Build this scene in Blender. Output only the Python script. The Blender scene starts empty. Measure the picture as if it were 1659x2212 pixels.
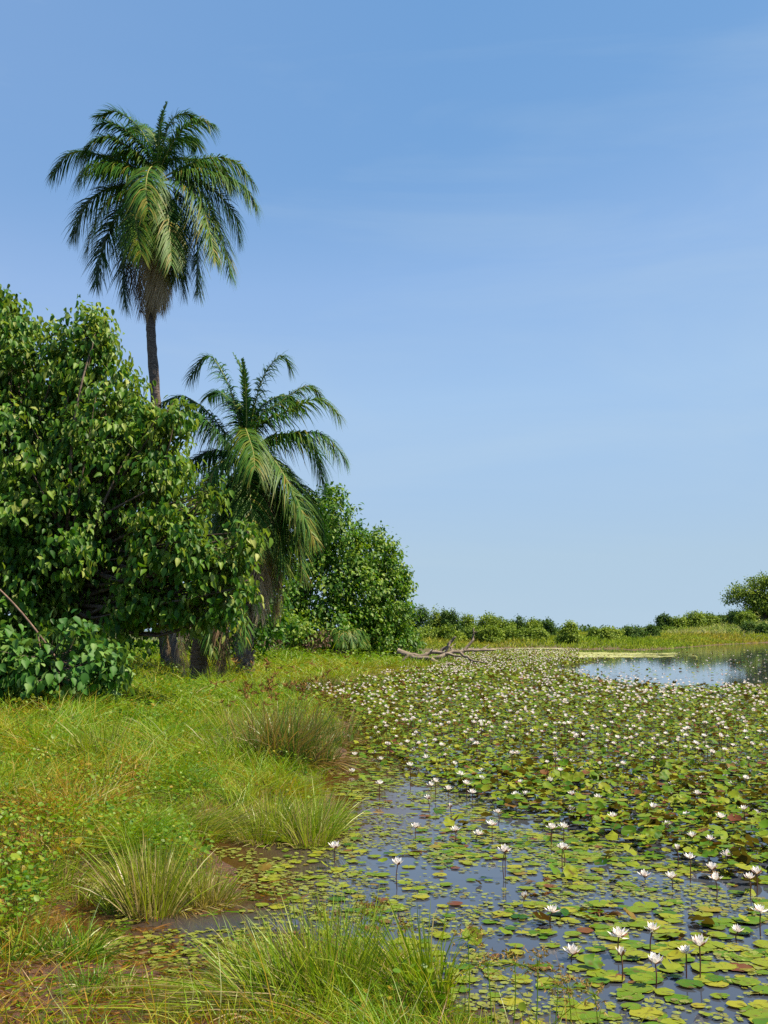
import bpy, math
import numpy as np
from mathutils import Vector

rng = np.random.default_rng(11)
PI = math.pi
scene = bpy.context.scene
COL = scene.collection

# ------------------------------------------------------------------ camera model
# Positions were read from the photograph at a width of 1659 px ("photo pixels").
EYE = 2.0
F = 2325.0
CX, CY = 829.5, 1106.0
TILT = math.atan((1363.0 - CY) / F)
ct, st = math.cos(TILT), math.sin(TILT)

def ray(px, py):
    a = (px - CX) / F
    b = (CY - py) / F
    return np.array([a, ct - b * st, st + b * ct])

def on_plane(px, py, z=0.0):
    d = ray(px, py)
    t = (z - EYE) / d[2]
    return np.array([d[0] * t, d[1] * t, z])

def at_depth(px, py, Y):
    d = ray(px, py)
    t = Y / d[1]
    return np.array([d[0] * t, Y, EYE + d[2] * t])

def to_px(x, y, z=0.0):
    dz = z - EYE
    dep = y * ct + dz * st
    up = -y * st + dz * ct
    dep = np.maximum(dep, 1e-3)
    return CX + F * x / dep, CY - F * up / dep

# ------------------------------------------------------------------ mesh helpers
class Acc:
    """collects geometry (numpy) and links it as one mesh object"""
    def __init__(s):
        s.V = []; s.T = []; s.Q = []; s.n = 0; s.tint = []; s.al = []
    def add(s, V, tris=None, quads=None, tint=0.5, al=0.0):
        V = np.asarray(V, float).reshape(-1, 3)
        if tris is not None and len(tris): s.T.append(np.asarray(tris, int).reshape(-1, 3) + s.n)
        if quads is not None and len(quads): s.Q.append(np.asarray(quads, int).reshape(-1, 4) + s.n)
        s.V.append(V)
        s.tint.append(np.broadcast_to(np.asarray(tint, float), (len(V),)).copy())
        s.al.append(np.broadcast_to(np.asarray(al, float), (len(V),)).copy())
        s.n += len(V)
    def inst(s, tv, tt, tq, M, P, tint, al=None):
        """template verts tv, template tris/quads, M (m,3,3), P (m,3), tint (m,)"""
        m = len(P)
        if m == 0: return
        k = len(tv)
        V = np.einsum('mij,kj->mki', M, tv) + P[:, None, :]
        off = (np.arange(m) * k)[:, None, None]
        T = (np.asarray(tt)[None] + off).reshape(-1, 3) if tt is not None and len(tt) else None
        Q = (np.asarray(tq)[None] + off).reshape(-1, 4) if tq is not None and len(tq) else None
        a = np.tile(al, m) if al is not None else 0.0
        s.add(V.reshape(-1, 3), T, Q, np.repeat(tint, k), a)
    def build(s, name, mat, parent=None, smooth=False, loc=None):
        V = np.concatenate(s.V) if s.V else np.zeros((0, 3))
        if loc is not None: V = V - np.asarray(loc)
        T = np.concatenate(s.T) if s.T else np.zeros((0, 3), int)
        Q = np.concatenate(s.Q) if s.Q else np.zeros((0, 4), int)
        me = bpy.data.meshes.new(name)
        me.vertices.add(len(V)); me.vertices.foreach_set('co', V.astype(np.float32).ravel())
        nl = len(T) * 3 + len(Q) * 4
        me.loops.add(nl)
        me.loops.foreach_set('vertex_index', np.concatenate([T.ravel(), Q.ravel()]).astype(np.int32))
        me.polygons.add(len(T) + len(Q))
        ls = np.concatenate([np.arange(len(T)) * 3, len(T) * 3 + np.arange(len(Q)) * 4]).astype(np.int32)
        me.polygons.foreach_set('loop_start', ls)
        me.update(calc_edges=True)
        a = me.attributes.new('tint', 'FLOAT', 'POINT'); a.data.foreach_set('value', np.concatenate(s.tint).astype(np.float32))
        a = me.attributes.new('along', 'FLOAT', 'POINT'); a.data.foreach_set('value', np.concatenate(s.al).astype(np.float32))
        if smooth: me.polygons.foreach_set('use_smooth', np.ones(len(me.polygons), bool))
        me.materials.append(mat)
        me.validate()
        o = bpy.data.objects.new(name, me); COL.objects.link(o)
        if parent is not None: o.parent = parent
        if loc is not None: o.location = loc
        return o

def tag(o, label=None, cat=None, group=None, kind=None):
    if label and len(label.split()) > 16: print('LONG', len(label.split()), label)
    if label: o['label'] = label
    if cat: o['category'] = cat
    if group: o['group'] = group
    if kind: o['kind'] = kind
    return o

def thing(name, label, cat, loc=(0, 0, 0), group=None):
    o = bpy.data.objects.new(name, None); COL.objects.link(o)
    o.location = loc; o.empty_display_size = 0.2
    return tag(o, label, cat, group)

def adopt(parent, child):
    """parent an absolutely placed mesh under an Empty that stands at the thing's base"""
    child.parent = parent
    child.location = -Vector(parent.location)
    return child

def unit(v):
    n = np.linalg.norm(v, axis=-1, keepdims=True)
    return v / np.maximum(n, 1e-9)

def tube(acc, pts, rad, sides=8, tint=0.5, rough=0.0, cap=True):
    pts = np.asarray(pts, float); n = len(pts)
    rad = np.broadcast_to(np.asarray(rad, float), (n,))
    tan = np.gradient(pts, axis=0); tan = unit(tan)
    ref = np.array([0, 0, 1.0]) if abs(tan[0][2]) < 0.9 else np.array([1.0, 0, 0])
    u = unit(np.cross(ref, tan[0]))
    V = []
    for i in range(n):
        u = u - tan[i] * np.dot(u, tan[i]); u = u / max(np.linalg.norm(u), 1e-9)
        w = np.cross(tan[i], u)
        an = np.arange(sides) * 2 * PI / sides
        r = rad[i] * (1 + rough * rng.uniform(-1, 1, sides))
        V.append(pts[i] + (np.cos(an) * r)[:, None] * u + (np.sin(an) * r)[:, None] * w)
    V = np.concatenate(V)
    Q = []
    for i in range(n - 1):
        for j in range(sides):
            a = i * sides + j; b = i * sides + (j + 1) % sides
            Q.append((a, b, b + sides, a + sides))
    T = []
    if cap:
        V = np.vstack([V, pts[-1] + tan[-1] * rad[-1] * 0.6])
        e = (n - 1) * sides
        for j in range(sides): T.append((e + j, e + (j + 1) % sides, n * sides))
    al = np.repeat(np.linspace(0, 1, n), sides)
    if cap: al = np.append(al, 1)
    acc.add(V, T, Q, tint, al)

def spline(P, n):
    """Catmull-Rom through P, n samples"""
    P = np.asarray(P, float)
    P = np.vstack([2 * P[0] - P[1], P, 2 * P[-1] - P[-2]])
    k = len(P) - 3
    t = np.linspace(0, k - 1e-6, n); i = t.astype(int); u = (t - i)[:, None]
    p0, p1, p2, p3 = P[i], P[i + 1], P[i + 2], P[i + 3]
    return 0.5 * (2 * p1 + (p2 - p0) * u + (2 * p0 - 5 * p1 + 4 * p2 - p3) * u ** 2 + (3 * p1 - p0 - 3 * p2 + p3) * u ** 3)

def blades(acc, base, d, L, W, bend, tint, segs=3, side=None):
    """tapered curved strips. base,d,bend (n,3); L,W,tint (n,)"""
    n = len(base)
    if n == 0: return
    d = unit(d)
    if side is None:
        r = unit(rng.normal(size=(n, 3)) * [1, 1, 0.15])
        side = unit(np.cross(d, r))
    ts = np.linspace(0, 1, segs + 1)
    V = np.zeros((n, 2 * segs + 1, 3)); AL = np.zeros((n, 2 * segs + 1))
    for k in range(segs):
        t = ts[k]
        c = base + d * (L * t)[:, None] + bend * (L * t * t)[:, None]
        w = side * (W * 0.5 * (1 - 0.75 * t ** 1.5))[:, None]
        V[:, 2 * k] = c - w; V[:, 2 * k + 1] = c + w; AL[:, 2 * k:2 * k + 2] = t
    V[:, -1] = base + d * L[:, None] + bend * L[:, None]; AL[:, -1] = 1
    m = 2 * segs + 1
    q = np.array([[2 * k, 2 * k + 1, 2 * k + 3, 2 * k + 2] for k in range(segs - 1)]).reshape(-1, 4)
    t_ = np.array([[2 * segs - 2, 2 * segs - 1, 2 * segs]])
    off = (np.arange(n) * m)[:, None, None]
    acc.add(V.reshape(-1, 3), (t_[None] + off).reshape(-1, 3), (q[None] + off).reshape(-1, 4) if len(q) else None,
            np.repeat(tint, m), AL.ravel())

# ------------------------------------------------------------------ value noise
def vnoise(x, y, seed=0):
    xi = np.floor(x).astype(np.int64); yi = np.floor(y).astype(np.int64)
    fx = x - xi; fy = y - yi
    fx = fx * fx * (3 - 2 * fx); fy = fy * fy * (3 - 2 * fy)
    def h(a, b):
        v = np.sin(a * 127.1 + b * 311.7 + seed * 74.7) * 43758.5453
        return v - np.floor(v)
    return (h(xi, yi) * (1 - fx) + h(xi + 1, yi) * fx) * (1 - fy) + (h(xi, yi + 1) * (1 - fx) + h(xi + 1, yi + 1) * fx) * fy

def fbm(x, y, seed=0, o=3):
    s = 0; a = 1; t = 0
    for k in range(o):
        s = s + a * vnoise(x * 2 ** k, y * 2 ** k, seed + k); t += a; a *= 0.5
    return s / t

def sstep(a, b, x):
    t = np.clip((x - a) / (b - a), 0, 1); return t * t * (3 - 2 * t)

# ------------------------------------------------------------------ materials
def nt(name):
    m = bpy.data.materials.new(name); m.use_nodes = True
    n = m.node_tree.nodes; l = m.node_tree.links
    for x in list(n): n.remove(x)
    out = n.new('ShaderNodeOutputMaterial')
    return m, n, l, out

def attr(n, name):
    a = n.new('ShaderNodeAttribute'); a.attribute_name = name; return a

def ramp(n, stops):
    r = n.new('ShaderNodeValToRGB'); cr = r.color_ramp
    while len(cr.elements) > 1: cr.elements.remove(cr.elements[-1])
    cr.elements[0].position = stops[0][0]; cr.elements[0].color = (*stops[0][1], 1)
    for p, c in stops[1:]:
        e = cr.elements.new(p); e.color = (*c, 1)
    return r

def leaf_mat(name, stops, trans=0.35, rough=0.45, spec=0.4, tscale=(1.3, 1.35, 0.5), tip=None, backcol=None):
    m, n, l, out = nt(name)
    a = attr(n, 'tint'); r = ramp(n, stops); l.new(a.outputs['Fac'], r.inputs['Fac'])
    col = r.outputs['Color']
    if tip is not None:
        al = attr(n, 'along'); mr = n.new('ShaderNodeMapRange'); mr.inputs['From Min'].default_value = tip[0]; mr.inputs['From Max'].default_value = tip[1]
        l.new(al.outputs['Fac'], mr.inputs['Value'])
        mx = n.new('ShaderNodeMix'); mx.data_type = 'RGBA'; l.new(mr.outputs[0], mx.inputs[0]); l.new(col, mx.inputs[6]); mx.inputs[7].default_value = (*tip[2], 1)
        col = mx.outputs[2]
    if backcol is not None:
        g = n.new('ShaderNodeNewGeometry'); mx = n.new('ShaderNodeMix'); mx.data_type = 'RGBA'
        mm = n.new('ShaderNodeMath'); mm.operation = 'MULTIPLY'; mm.inputs[1].default_value = backcol[1]
        l.new(g.outputs['Backfacing'], mm.inputs[0]); l.new(mm.outputs[0], mx.inputs[0]); l.new(col, mx.inputs[6]); mx.inputs[7].default_value = (*backcol[0], 1)
        col = mx.outputs[2]
    p = n.new('ShaderNodeBsdfPrincipled'); l.new(col, p.inputs['Base Color'])
    p.inputs['Roughness'].default_value = rough; p.inputs['Specular IOR Level'].default_value = spec
    t = n.new('ShaderNodeBsdfTranslucent')
    mu = n.new('ShaderNodeMix'); mu.data_type = 'RGBA'; mu.blend_type = 'MULTIPLY'; mu.inputs[0].default_value = 1
    l.new(col, mu.inputs[6]); mu.inputs[7].default_value = (*tscale, 1); l.new(mu.outputs[2], t.inputs['Color'])
    ms = n.new('ShaderNodeMixShader'); ms.inputs[0].default_value = trans
    l.new(p.outputs[0], ms.inputs[1]); l.new(t.outputs[0], ms.inputs[2]); l.new(ms.outputs[0], out.inputs['Surface'])
    return m

def bark_mat(name, c1, c2, scale=6.0, bump=0.6, stretch=(1, 1, 1), rough=0.9):
    m, n, l, out = nt(name)
    tc = n.new('ShaderNodeTexCoord'); mp = n.new('ShaderNodeMapping'); mp.inputs['Scale'].default_value = stretch
    l.new(tc.outputs['Object'], mp.inputs['Vector'])
    no = n.new('ShaderNodeTexNoise'); no.inputs['Scale'].default_value = scale; no.inputs['Detail'].default_value = 6; no.inputs['Roughness'].default_value = 0.7
    l.new(mp.outputs[0], no.inputs['Vector'])
    r = ramp(n, [(0.35, c1), (0.65, c2)]); l.new(no.outputs['Fac'], r.inputs['Fac'])
    p = n.new('ShaderNodeBsdfPrincipled'); p.inputs['Roughness'].default_value = rough; p.inputs['Specular IOR Level'].default_value = 0.2
    l.new(r.outputs['Color'], p.inputs['Base Color'])
    b = n.new('ShaderNodeBump'); b.inputs['Strength'].default_value = bump; b.inputs['Distance'].default_value = 0.05
    l.new(no.outputs['Fac'], b.inputs['Height']); l.new(b.outputs[0], p.inputs['Normal'])
    l.new(p.outputs[0], out.inputs['Surface'])
    return m

M = {}
M['tree_leaf'] = leaf_mat('tree_leaf', [(0, (0.012, 0.065, 0.003)), (0.45, (0.055, 0.155, 0.006)), (0.8, (0.18, 0.27, 0.025)), (1, (0.33, 0.37, 0.10))], 0.35, 0.5, 0.3, backcol=((0.22, 0.26, 0.07), 0.5))
M['bush_leaf'] = leaf_mat('bush_leaf', [(0, (0.015, 0.08, 0.008)), (0.6, (0.06, 0.17, 0.018)), (1, (0.17, 0.27, 0.06))], 0.28, 0.55, 0.3, backcol=((0.14, 0.2, 0.08), 0.5))
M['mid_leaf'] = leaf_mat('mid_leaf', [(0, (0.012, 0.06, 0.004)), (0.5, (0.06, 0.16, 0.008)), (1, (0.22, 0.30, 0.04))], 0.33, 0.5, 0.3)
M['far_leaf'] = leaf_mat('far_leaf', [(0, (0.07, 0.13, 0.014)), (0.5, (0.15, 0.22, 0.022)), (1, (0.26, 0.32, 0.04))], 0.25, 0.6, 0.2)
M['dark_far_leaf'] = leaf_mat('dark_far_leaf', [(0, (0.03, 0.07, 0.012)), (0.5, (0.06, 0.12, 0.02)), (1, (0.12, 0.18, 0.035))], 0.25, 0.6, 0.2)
M['dry_leaf'] = leaf_mat('dry_leaf', [(0, (0.07, 0.04, 0.035)), (1, (0.16, 0.11, 0.08))], 0.15, 0.8, 0.1)
M['frond'] = leaf_mat('frond', [(0, (0.012, 0.05, 0.014)), (0.35, (0.03, 0.11, 0.014)), (0.7, (0.075, 0.14, 0.008)), (1, (0.20, 0.16, 0.025))], 0.25, 0.5, 0.2)
M['dead_frond'] = leaf_mat('dead_frond', [(0, (0.07, 0.045, 0.03)), (0.5, (0.28, 0.19, 0.11)), (1, (0.46, 0.36, 0.26))], 0.15, 0.8, 0.1, (1, 0.9, 0.8))
M['rachis'] = leaf_mat('rachis', [(0, (0.08, 0.12, 0.02)), (0.5, (0.24, 0.24, 0.04)), (1, (0.28, 0.20, 0.12))], 0.0, 0.5, 0.4)
M['grass'] = leaf_mat('grass_blade', [(0, (0.10, 0.05, 0.025)), (0.12, (0.32, 0.14, 0.035)), (0.25, (0.38, 0.23, 0.015)), (0.42, (0.27, 0.30, 0.010)), (0.65, (0.15, 0.30, 0.008)), (0.9, (0.05, 0.15, 0.008)), (1, (0.30, 0.32, 0.14))], 0.35, 0.45, 0.35, tscale=(1.2, 1.25, 0.4))
M['tussock'] = leaf_mat('tussock_blade', [(0, (0.36, 0.27, 0.14)), (0.15, (0.28, 0.24, 0.06)), (0.35, (0.26, 0.31, 0.015)), (0.7, (0.14, 0.26, 0.010)), (1, (0.04, 0.13, 0.012))], 0.33, 0.4, 0.45, tscale=(1.2, 1.25, 0.4))
M['sedge'] = leaf_mat('sedge_blade', [(0, (0.30, 0.17, 0.08)), (0.2, (0.17, 0.17, 0.04)), (0.6, (0.085, 0.18, 0.02)), (1, (0.035, 0.11, 0.02))], 0.3, 0.4, 0.4)
M['seed'] = leaf_mat('seed_head', [(0, (0.14, 0.06, 0.025)), (0.5, (0.26, 0.15, 0.05)), (1, (0.42, 0.30, 0.10))], 0.2, 0.8, 0.1)
M['weed'] = leaf_mat('weed_leaf', [(0, (0.26, 0.14, 0.02)), (0.15, (0.32, 0.26, 0.012)), (0.5, (0.15, 0.25, 0.008)), (1, (0.035, 0.12, 0.008))], 0.35, 0.45, 0.35)
M['savanna'] = leaf_mat('savanna_grass', [(0, (0.42, 0.33, 0.16)), (0.5, (0.40, 0.38, 0.15)), (1, (0.20, 0.28, 0.04))], 0.3, 0.7, 0.15)
M['meadow'] = leaf_mat('meadow_grass', [(0, (0.33, 0.24, 0.04)), (0.5, (0.27, 0.31, 0.03)), (1, (0.16, 0.26, 0.02))], 0.3, 0.7, 0.15)
M['pad'] = leaf_mat('pad_leaf', [(0, (0.13, 0.035, 0.02)), (0.10, (0.16, 0.07, 0.02)), (0.2, (0.28, 0.27, 0.02)), (0.45, (0.19, 0.235, 0.012)), (0.75, (0.075, 0.165, 0.006)), (1, (0.022, 0.08, 0.006))], 0.25, 0.5, 0.12, backcol=((0.09, 0.05, 0.018), 0.85))
M['algae'] = leaf_mat('floating_weed', [(0, (0.12, 0.07, 0.02)), (0.4, (0.17, 0.17, 0.02)), (1, (0.22, 0.27, 0.03))], 0.15, 0.4, 0.4)
M['mat_weed'] = leaf_mat('mat_weed', [(0, (0.34, 0.33, 0.12)), (1, (0.46, 0.47, 0.20))], 0.1, 0.7, 0.2)
M['petal'] = leaf_mat('petal', [(0, (0.50, 0.24, 0.25)), (0.35, (0.74, 0.56, 0.55)), (0.6, (0.84, 0.81, 0.79)), (1, (0.88, 0.87, 0.85))], 0.25, 0.5, 0.3, tscale=(1, 0.9, 0.9))
M['stamen'] = leaf_mat('stamen', [(0, (0.7, 0.45, 0.03)), (1, (0.8, 0.6, 0.08))], 0.1, 0.6, 0.2)
M['sepal'] = leaf_mat('sepal', [(0, (0.20, 0.05, 0.05)), (1, (0.35, 0.16, 0.08))], 0.1, 0.5, 0.3)
M['stem'] = leaf_mat('stem', [(0, (0.075, 0.02, 0.02)), (1, (0.13, 0.06, 0.035))], 0.0, 0.4, 0.4)
M['bark'] = bark_mat('bark', (0.045, 0.03, 0.025), (0.16, 0.12, 0.10), 5)
M['palm_bark'] = bark_mat('palm_bark', (0.05, 0.036, 0.034), (0.20, 0.16, 0.145), 9, 1.0, (1, 1, 2.2))
M['stub'] = bark_mat('leaf_base', (0.05, 0.035, 0.03), (0.30, 0.22, 0.18), 12)
M['dead_wood'] = bark_mat('dead_wood', (0.10, 0.075, 0.06), (0.33, 0.26, 0.21), 2.5, 0.7, (1, 3, 3))
M['pale_bark'] = bark_mat('pale_bark', (0.07, 0.045, 0.035), (0.26, 0.17, 0.13), 4)

def ground_mat():
    m, n, l, out = nt('soil')
    tc = n.new('ShaderNodeTexCoord')
    no = n.new('ShaderNodeTexNoise'); no.inputs['Scale'].default_value = 0.9; no.inputs['Detail'].default_value = 8; no.inputs['Roughness'].default_value = 0.65
    l.new(tc.outputs['Object'], no.inputs['Vector'])
    n2 = n.new('ShaderNodeTexNoise'); n2.inputs['Scale'].default_value = 14; n2.inputs['Detail'].default_value = 8; n2.inputs['Roughness'].default_value = 0.75
    l.new(tc.outputs['Object'], n2.inputs['Vector'])
    mud = ramp(n, [(0.3, (0.020, 0.009, 0.004)), (0.5, (0.085, 0.028, 0.009)), (0.7, (0.22, 0.10, 0.04))])
    l.new(n2.outputs['Fac'], mud.inputs['Fac'])
    gr = ramp(n, [(0.3, (0.04, 0.04, 0.008)), (0.5, (0.06, 0.07, 0.010)), (0.7, (0.10, 0.075, 0.025))])
    l.new(no.outputs['Fac'], gr.inputs['Fac'])
    t = attr(n, 'tint')
    mx = n.new('ShaderNodeMix'); mx.data_type = 'RGBA'; l.new(t.outputs['Fac'], mx.inputs[0]); l.new(mud.outputs[0], mx.inputs[6]); l.new(gr.outputs[0], mx.inputs[7])
    p = n.new('ShaderNodeBsdfPrincipled'); l.new(mx.outputs[2], p.inputs['Base Color'])
    rr = ramp(n, [(0, (0.65, 0.65, 0.65)), (0.15, (0.95, 0.95, 0.95))]); l.new(t.outputs['Fac'], rr.inputs['Fac']); l.new(rr.outputs[0], p.inputs['Roughness'])
    b = n.new('ShaderNodeBump'); b.inputs['Strength'].default_value = 0.9; b.inputs['Distance'].default_value = 0.06
    l.new(n2.outputs['Fac'], b.inputs['Height']); l.new(b.outputs[0], p.inputs['Normal'])
    l.new(p.outputs[0], out.inputs['Surface'])
    return m
M['soil'] = ground_mat()
def spot(m, scale, lo, hi, col):
    n = m.node_tree.nodes; l = m.node_tree.links; p = [x for x in n if x.type == 'BSDF_PRINCIPLED'][0]; src = p.inputs['Base Color'].links[0].from_socket
    g = n.new('ShaderNodeNewGeometry'); no = n.new('ShaderNodeTexNoise'); no.inputs['Scale'].default_value = scale; no.inputs['Detail'].default_value = 5; l.new(g.outputs['Position'], no.inputs['Vector'])
    mr = n.new('ShaderNodeMapRange'); mr.inputs['From Min'].default_value = lo; mr.inputs['From Max'].default_value = hi; l.new(no.outputs['Fac'], mr.inputs['Value'])
    mx = n.new('ShaderNodeMix'); mx.data_type = 'RGBA'; l.new(mr.outputs[0], mx.inputs[0]); l.new(src, mx.inputs[6]); mx.inputs[7].default_value = (*col, 1); l.new(mx.outputs[2], p.inputs['Base Color'])
spot(M['pad'], 22, .56, .70, (.10, .065, .015)); spot(M['pad'], 5, .55, .85, (.17, .19, .02))

def water_mat():
    m, n, l, out = nt('pond_water')
    tc = n.new('ShaderNodeTexCoord')
    mp = n.new('ShaderNodeMapping'); mp.inputs['Scale'].default_value = (1.0, 1.0, 1.0); l.new(tc.outputs['Object'], mp.inputs['Vector'])
    n1 = n.new('ShaderNodeTexNoise'); n1.inputs['Scale'].default_value = 3.5; n1.inputs['Detail'].default_value = 3; l.new(mp.outputs[0], n1.inputs['Vector'])
    nb = n.new('ShaderNodeTexNoise'); nb.inputs['Scale'].default_value = 0.06; nb.inputs['Detail'].default_value = 4; l.new(tc.outputs['Object'], nb.inputs['Vector'])
    b = n.new('ShaderNodeBump'); b.inputs['Strength'].default_value = 0.06; b.inputs['Distance'].default_value = 0.02
    l.new(n1.outputs['Fac'], b.inputs['Height'])
    p = n.new('ShaderNodeBsdfPrincipled')
    t = attr(n, 'tint')
    cr = ramp(n, [(0, (0.036, 0.042, 0.060)), (1, (0.050, 0.022, 0.006))]); l.new(t.outputs['Fac'], cr.inputs['Fac'])
    l.new(cr.outputs[0], p.inputs['Base Color'])
    p.inputs['Roughness'].default_value = 0.03; p.inputs['IOR'].default_value = 1.33
    mrs = n.new('ShaderNodeMapRange'); mrs.inputs['To Min'].default_value = .5; mrs.inputs['To Max'].default_value = .08; l.new(t.outputs['Fac'], mrs.inputs['Value']); l.new(mrs.outputs[0], p.inputs['Specular IOR Level'])
    l.new(b.outputs[0], p.inputs['Normal'])
    l.new(p.outputs[0], out.inputs['Surface'])
    return m
M['water'] = water_mat()

# ------------------------------------------------------------------ shoreline (land is inside)
sh = [(7, -3000), (7.0, -30), (3.6, 1.0)]
for p in [(1700, 2330), (1250, 2290), (1080, 2215), (930, 2165), (860, 2120), (720, 2085), (600, 2075), (510, 2085), (450, 2125), (370, 2115), (290, 2085),
          (205, 2050), (140, 1985), (160, 1925), (300, 1928), (420, 1940), (510, 1930), (495, 1880), (440, 1830), (450, 1800), (530, 1795), (620, 1800), (705, 1790),
          (735, 1750), (700, 1690), (730, 1640), (745, 1600), (740, 1560), (705, 1525), (650, 1512), (590, 1502), (585, 1493), (690, 1490), (720, 1480), (800, 1464),
          (890, 1449), (985, 1440), (955, 1426), (900, 1415), (950, 1406), (1060, 1402), (1100, 1400), (1200, 1400), (1260, 1403), (1330, 1401), (1365, 1405),
          (1450, 1401), (1550, 1393), (1659, 1388)]:
    q = on_plane(*p); sh.append((q[0], q[1]))
sh += [(200, 290), (500, 330), (3500, 400), (3500, 3500), (-3500, 3500), (-3500, -3000)]
SH = np.array(sh)

def land_sd(x, y):
    """signed distance to the shoreline, positive on land"""
    x = np.asarray(x, float); y = np.asarray(y, float)
    shp = x.shape; x = x.ravel(); y = y.ravel()
    out = np.empty(len(x))
    A = SH; B = np.roll(SH, -1, axis=0)
    for s in range(0, len(x), 20000):
        X = x[s:s + 20000, None]; Y = y[s:s + 20000, None]
        dx = B[:, 0] - A[:, 0]; dy = B[:, 1] - A[:, 1]
        t = np.clip(((X - A[:, 0]) * dx + (Y - A[:, 1]) * dy) / (dx * dx + dy * dy), 0, 1)
        d2 = (X - A[:, 0] - t * dx) ** 2 + (Y - A[:, 1] - t * dy) ** 2
        d = np.sqrt(d2.min(axis=1))
        c = ((A[:, 1] > Y) != (B[:, 1] > Y)) & (X < dx * (Y - A[:, 1]) / np.where(dy == 0, 1e-9, dy) + A[:, 0])
        ins = c.sum(axis=1) % 2 == 1
        out[s:s + 20000] = np.where(ins, d, -d)
    return out.reshape(shp)

def height(x, y, sd=None):
    if sd is None: sd = land_sd(x, y)
    rr = np.hypot(x, y)
    wob = (fbm(x * 1.1, y * 1.1, 3) - 0.5)
    sd2 = sd + wob * np.clip(0.35 * rr / 10, 0.1, 0.8)
    near = 0.22 * (1 - np.exp(-np.maximum(sd2, 0) / 1.2)) + 0.62 * sstep(1.5, 14, sd2)
    z = np.where(sd2 > 0, near + 0.14 * (fbm(x * 1.7, y * 1.7, 9) - 0.5) * sstep(0, 1, sd2), -np.minimum(0.6, 0.22 * -sd2) )
    hill = 9.2 * sstep(-4, 70, x - 0.215 * y) * sstep(3, 42, sd2) * (y > 100)
    return z + hill + 1.5 * sstep(250, 500, y) * (fbm(x / 90, y / 90, 5) - 0.2) * (sd2 > 0)

def hz(x, y):
    return float(height(np.array([x]), np.array([y]))[0])

def bare(x, y, px, py):
    """bare mud patches: 0 bare .. 1 covered"""
    c = np.ones_like(x)
    def blob(cx, cy, rx, ry, k=1.0):
        nonlocal c
        q = ((px - cx) / rx) ** 2 + ((py - cy) / ry) ** 2
        c = c * (1 - k * np.exp(-q ** 1.5))
    blob(250, 2120, 250, 85, .97); blob(90, 2110, 110, 50, .9); blob(450, 2190, 200, 60, .95); blob(200, 2320, 420, 130, .97); blob(220, 1890, 80, 40, .6); blob(470, 1790, 70, 26, .7); blob(250, 2180, 160, 50, .8)
    blob(620, 2190, 300, 40, .8); blob(700, 2300, 500, 80, .8)
    blob(330, 2020, 170, 60, .85); blob(560, 1830, 120, 40, .5)
    blob(150, 2230, 380, 110, .97)
    c = c * np.where((px < 520) & (py > 2060), .25, 1)
    return np.clip(c, 0, 1)

# ground sheet: polar grid around the camera, rings growing with distance
def ground():
    na = 760
    an = np.concatenate([np.linspace(-0.62, 0.62, 560, endpoint=False), np.linspace(0.62, 2 * PI - 0.62, 200, endpoint=False)])
    rr = np.concatenate([[0.3], np.geomspace(1.0, 1200, 320)])
    R, Aa = np.meshgrid(rr, an, indexing='ij')
    x = R * np.sin(Aa); y = R * np.cos(Aa)
    sd = land_sd(x, y); z = height(x, y, sd)
    px, py = to_px(x, y, 0)
    # grassy soil (1) against bare mud (0)
    g = sstep(0.5, 2.5, sd + 1.5 * (fbm(x * 0.8, y * 0.8, 21) - 0.5))
    g = np.where(R > 14, np.maximum(g, 0.6 * (sd > 0)), g)
    g = np.where(R < 14, g * bare(x, y, px, py) ** 2, g)
    V = np.stack([x, y, z], -1).reshape(-1, 3)
    nr = len(rr)
    i = np.arange(nr - 1)[:, None] * na; j = np.arange(na)[None]; j2 = (j + 1) % na
    Q = np.stack([i + j, i + na + j, i + na + j2, i + j2], -1).reshape(-1, 4)
    acc = Acc(); acc.add(V, None, Q, g.ravel())
    c = len(V)
    acc.V.append(np.array([[0, 0, hz(0.0, 0.0)]])); acc.tint.append(np.ones(1)); acc.al.append(np.zeros(1)); acc.n += 1
    acc.T.append(np.stack([np.arange(na), (np.arange(na) + 1) % na, np.full(na, c)], -1)[:, [0, 1, 2]])
    o = acc.build('ground', M['soil'], smooth=True)
    tag(o, kind='structure')
ground()

def water():
    # graded: murky brown shallows, the dark tree reflections painted into the same brown
    rr = np.geomspace(1.0, 1190, 140); an = np.concatenate([np.linspace(-0.6, 0.6, 260, endpoint=False), np.linspace(0.6, 2 * PI - 0.6, 60, endpoint=False)])
    R, Aa = np.meshgrid(rr, an, indexing='ij'); x = R * np.sin(Aa); y = R * np.cos(Aa)
    sd = land_sd(x, y)
    px, py = to_px(x, y, 0)
    wd = np.interp(py, [1480, 1600, 1800, 2000, 2100], [6, 3.0, 1.6, 1.1, 0.4])
    shal_refl = (1 - sstep(0.0, 1, -sd / wd)) * (R < 45)
    na = len(an)
    V = np.stack([x, y, 0 * x], -1).reshape(-1, 3)
    i = np.arange(len(rr) - 1)[:, None] * na; j = np.arange(na)[None]; j2 = (j + 1) % na
    Q = np.stack([i + j, i + na + j, i + na + j2, i + j2], -1).reshape(-1, 4)[:, ::-1]
    acc = Acc(); acc.add(V, None, Q, shal_refl.ravel())
    o = acc.build('water', M['water'], smooth=True)
    o.data.update()
    if o.data.polygons[0].normal.z < 0: o.data.flip_normals()
    tag(o, kind='structure')
water()

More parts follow.
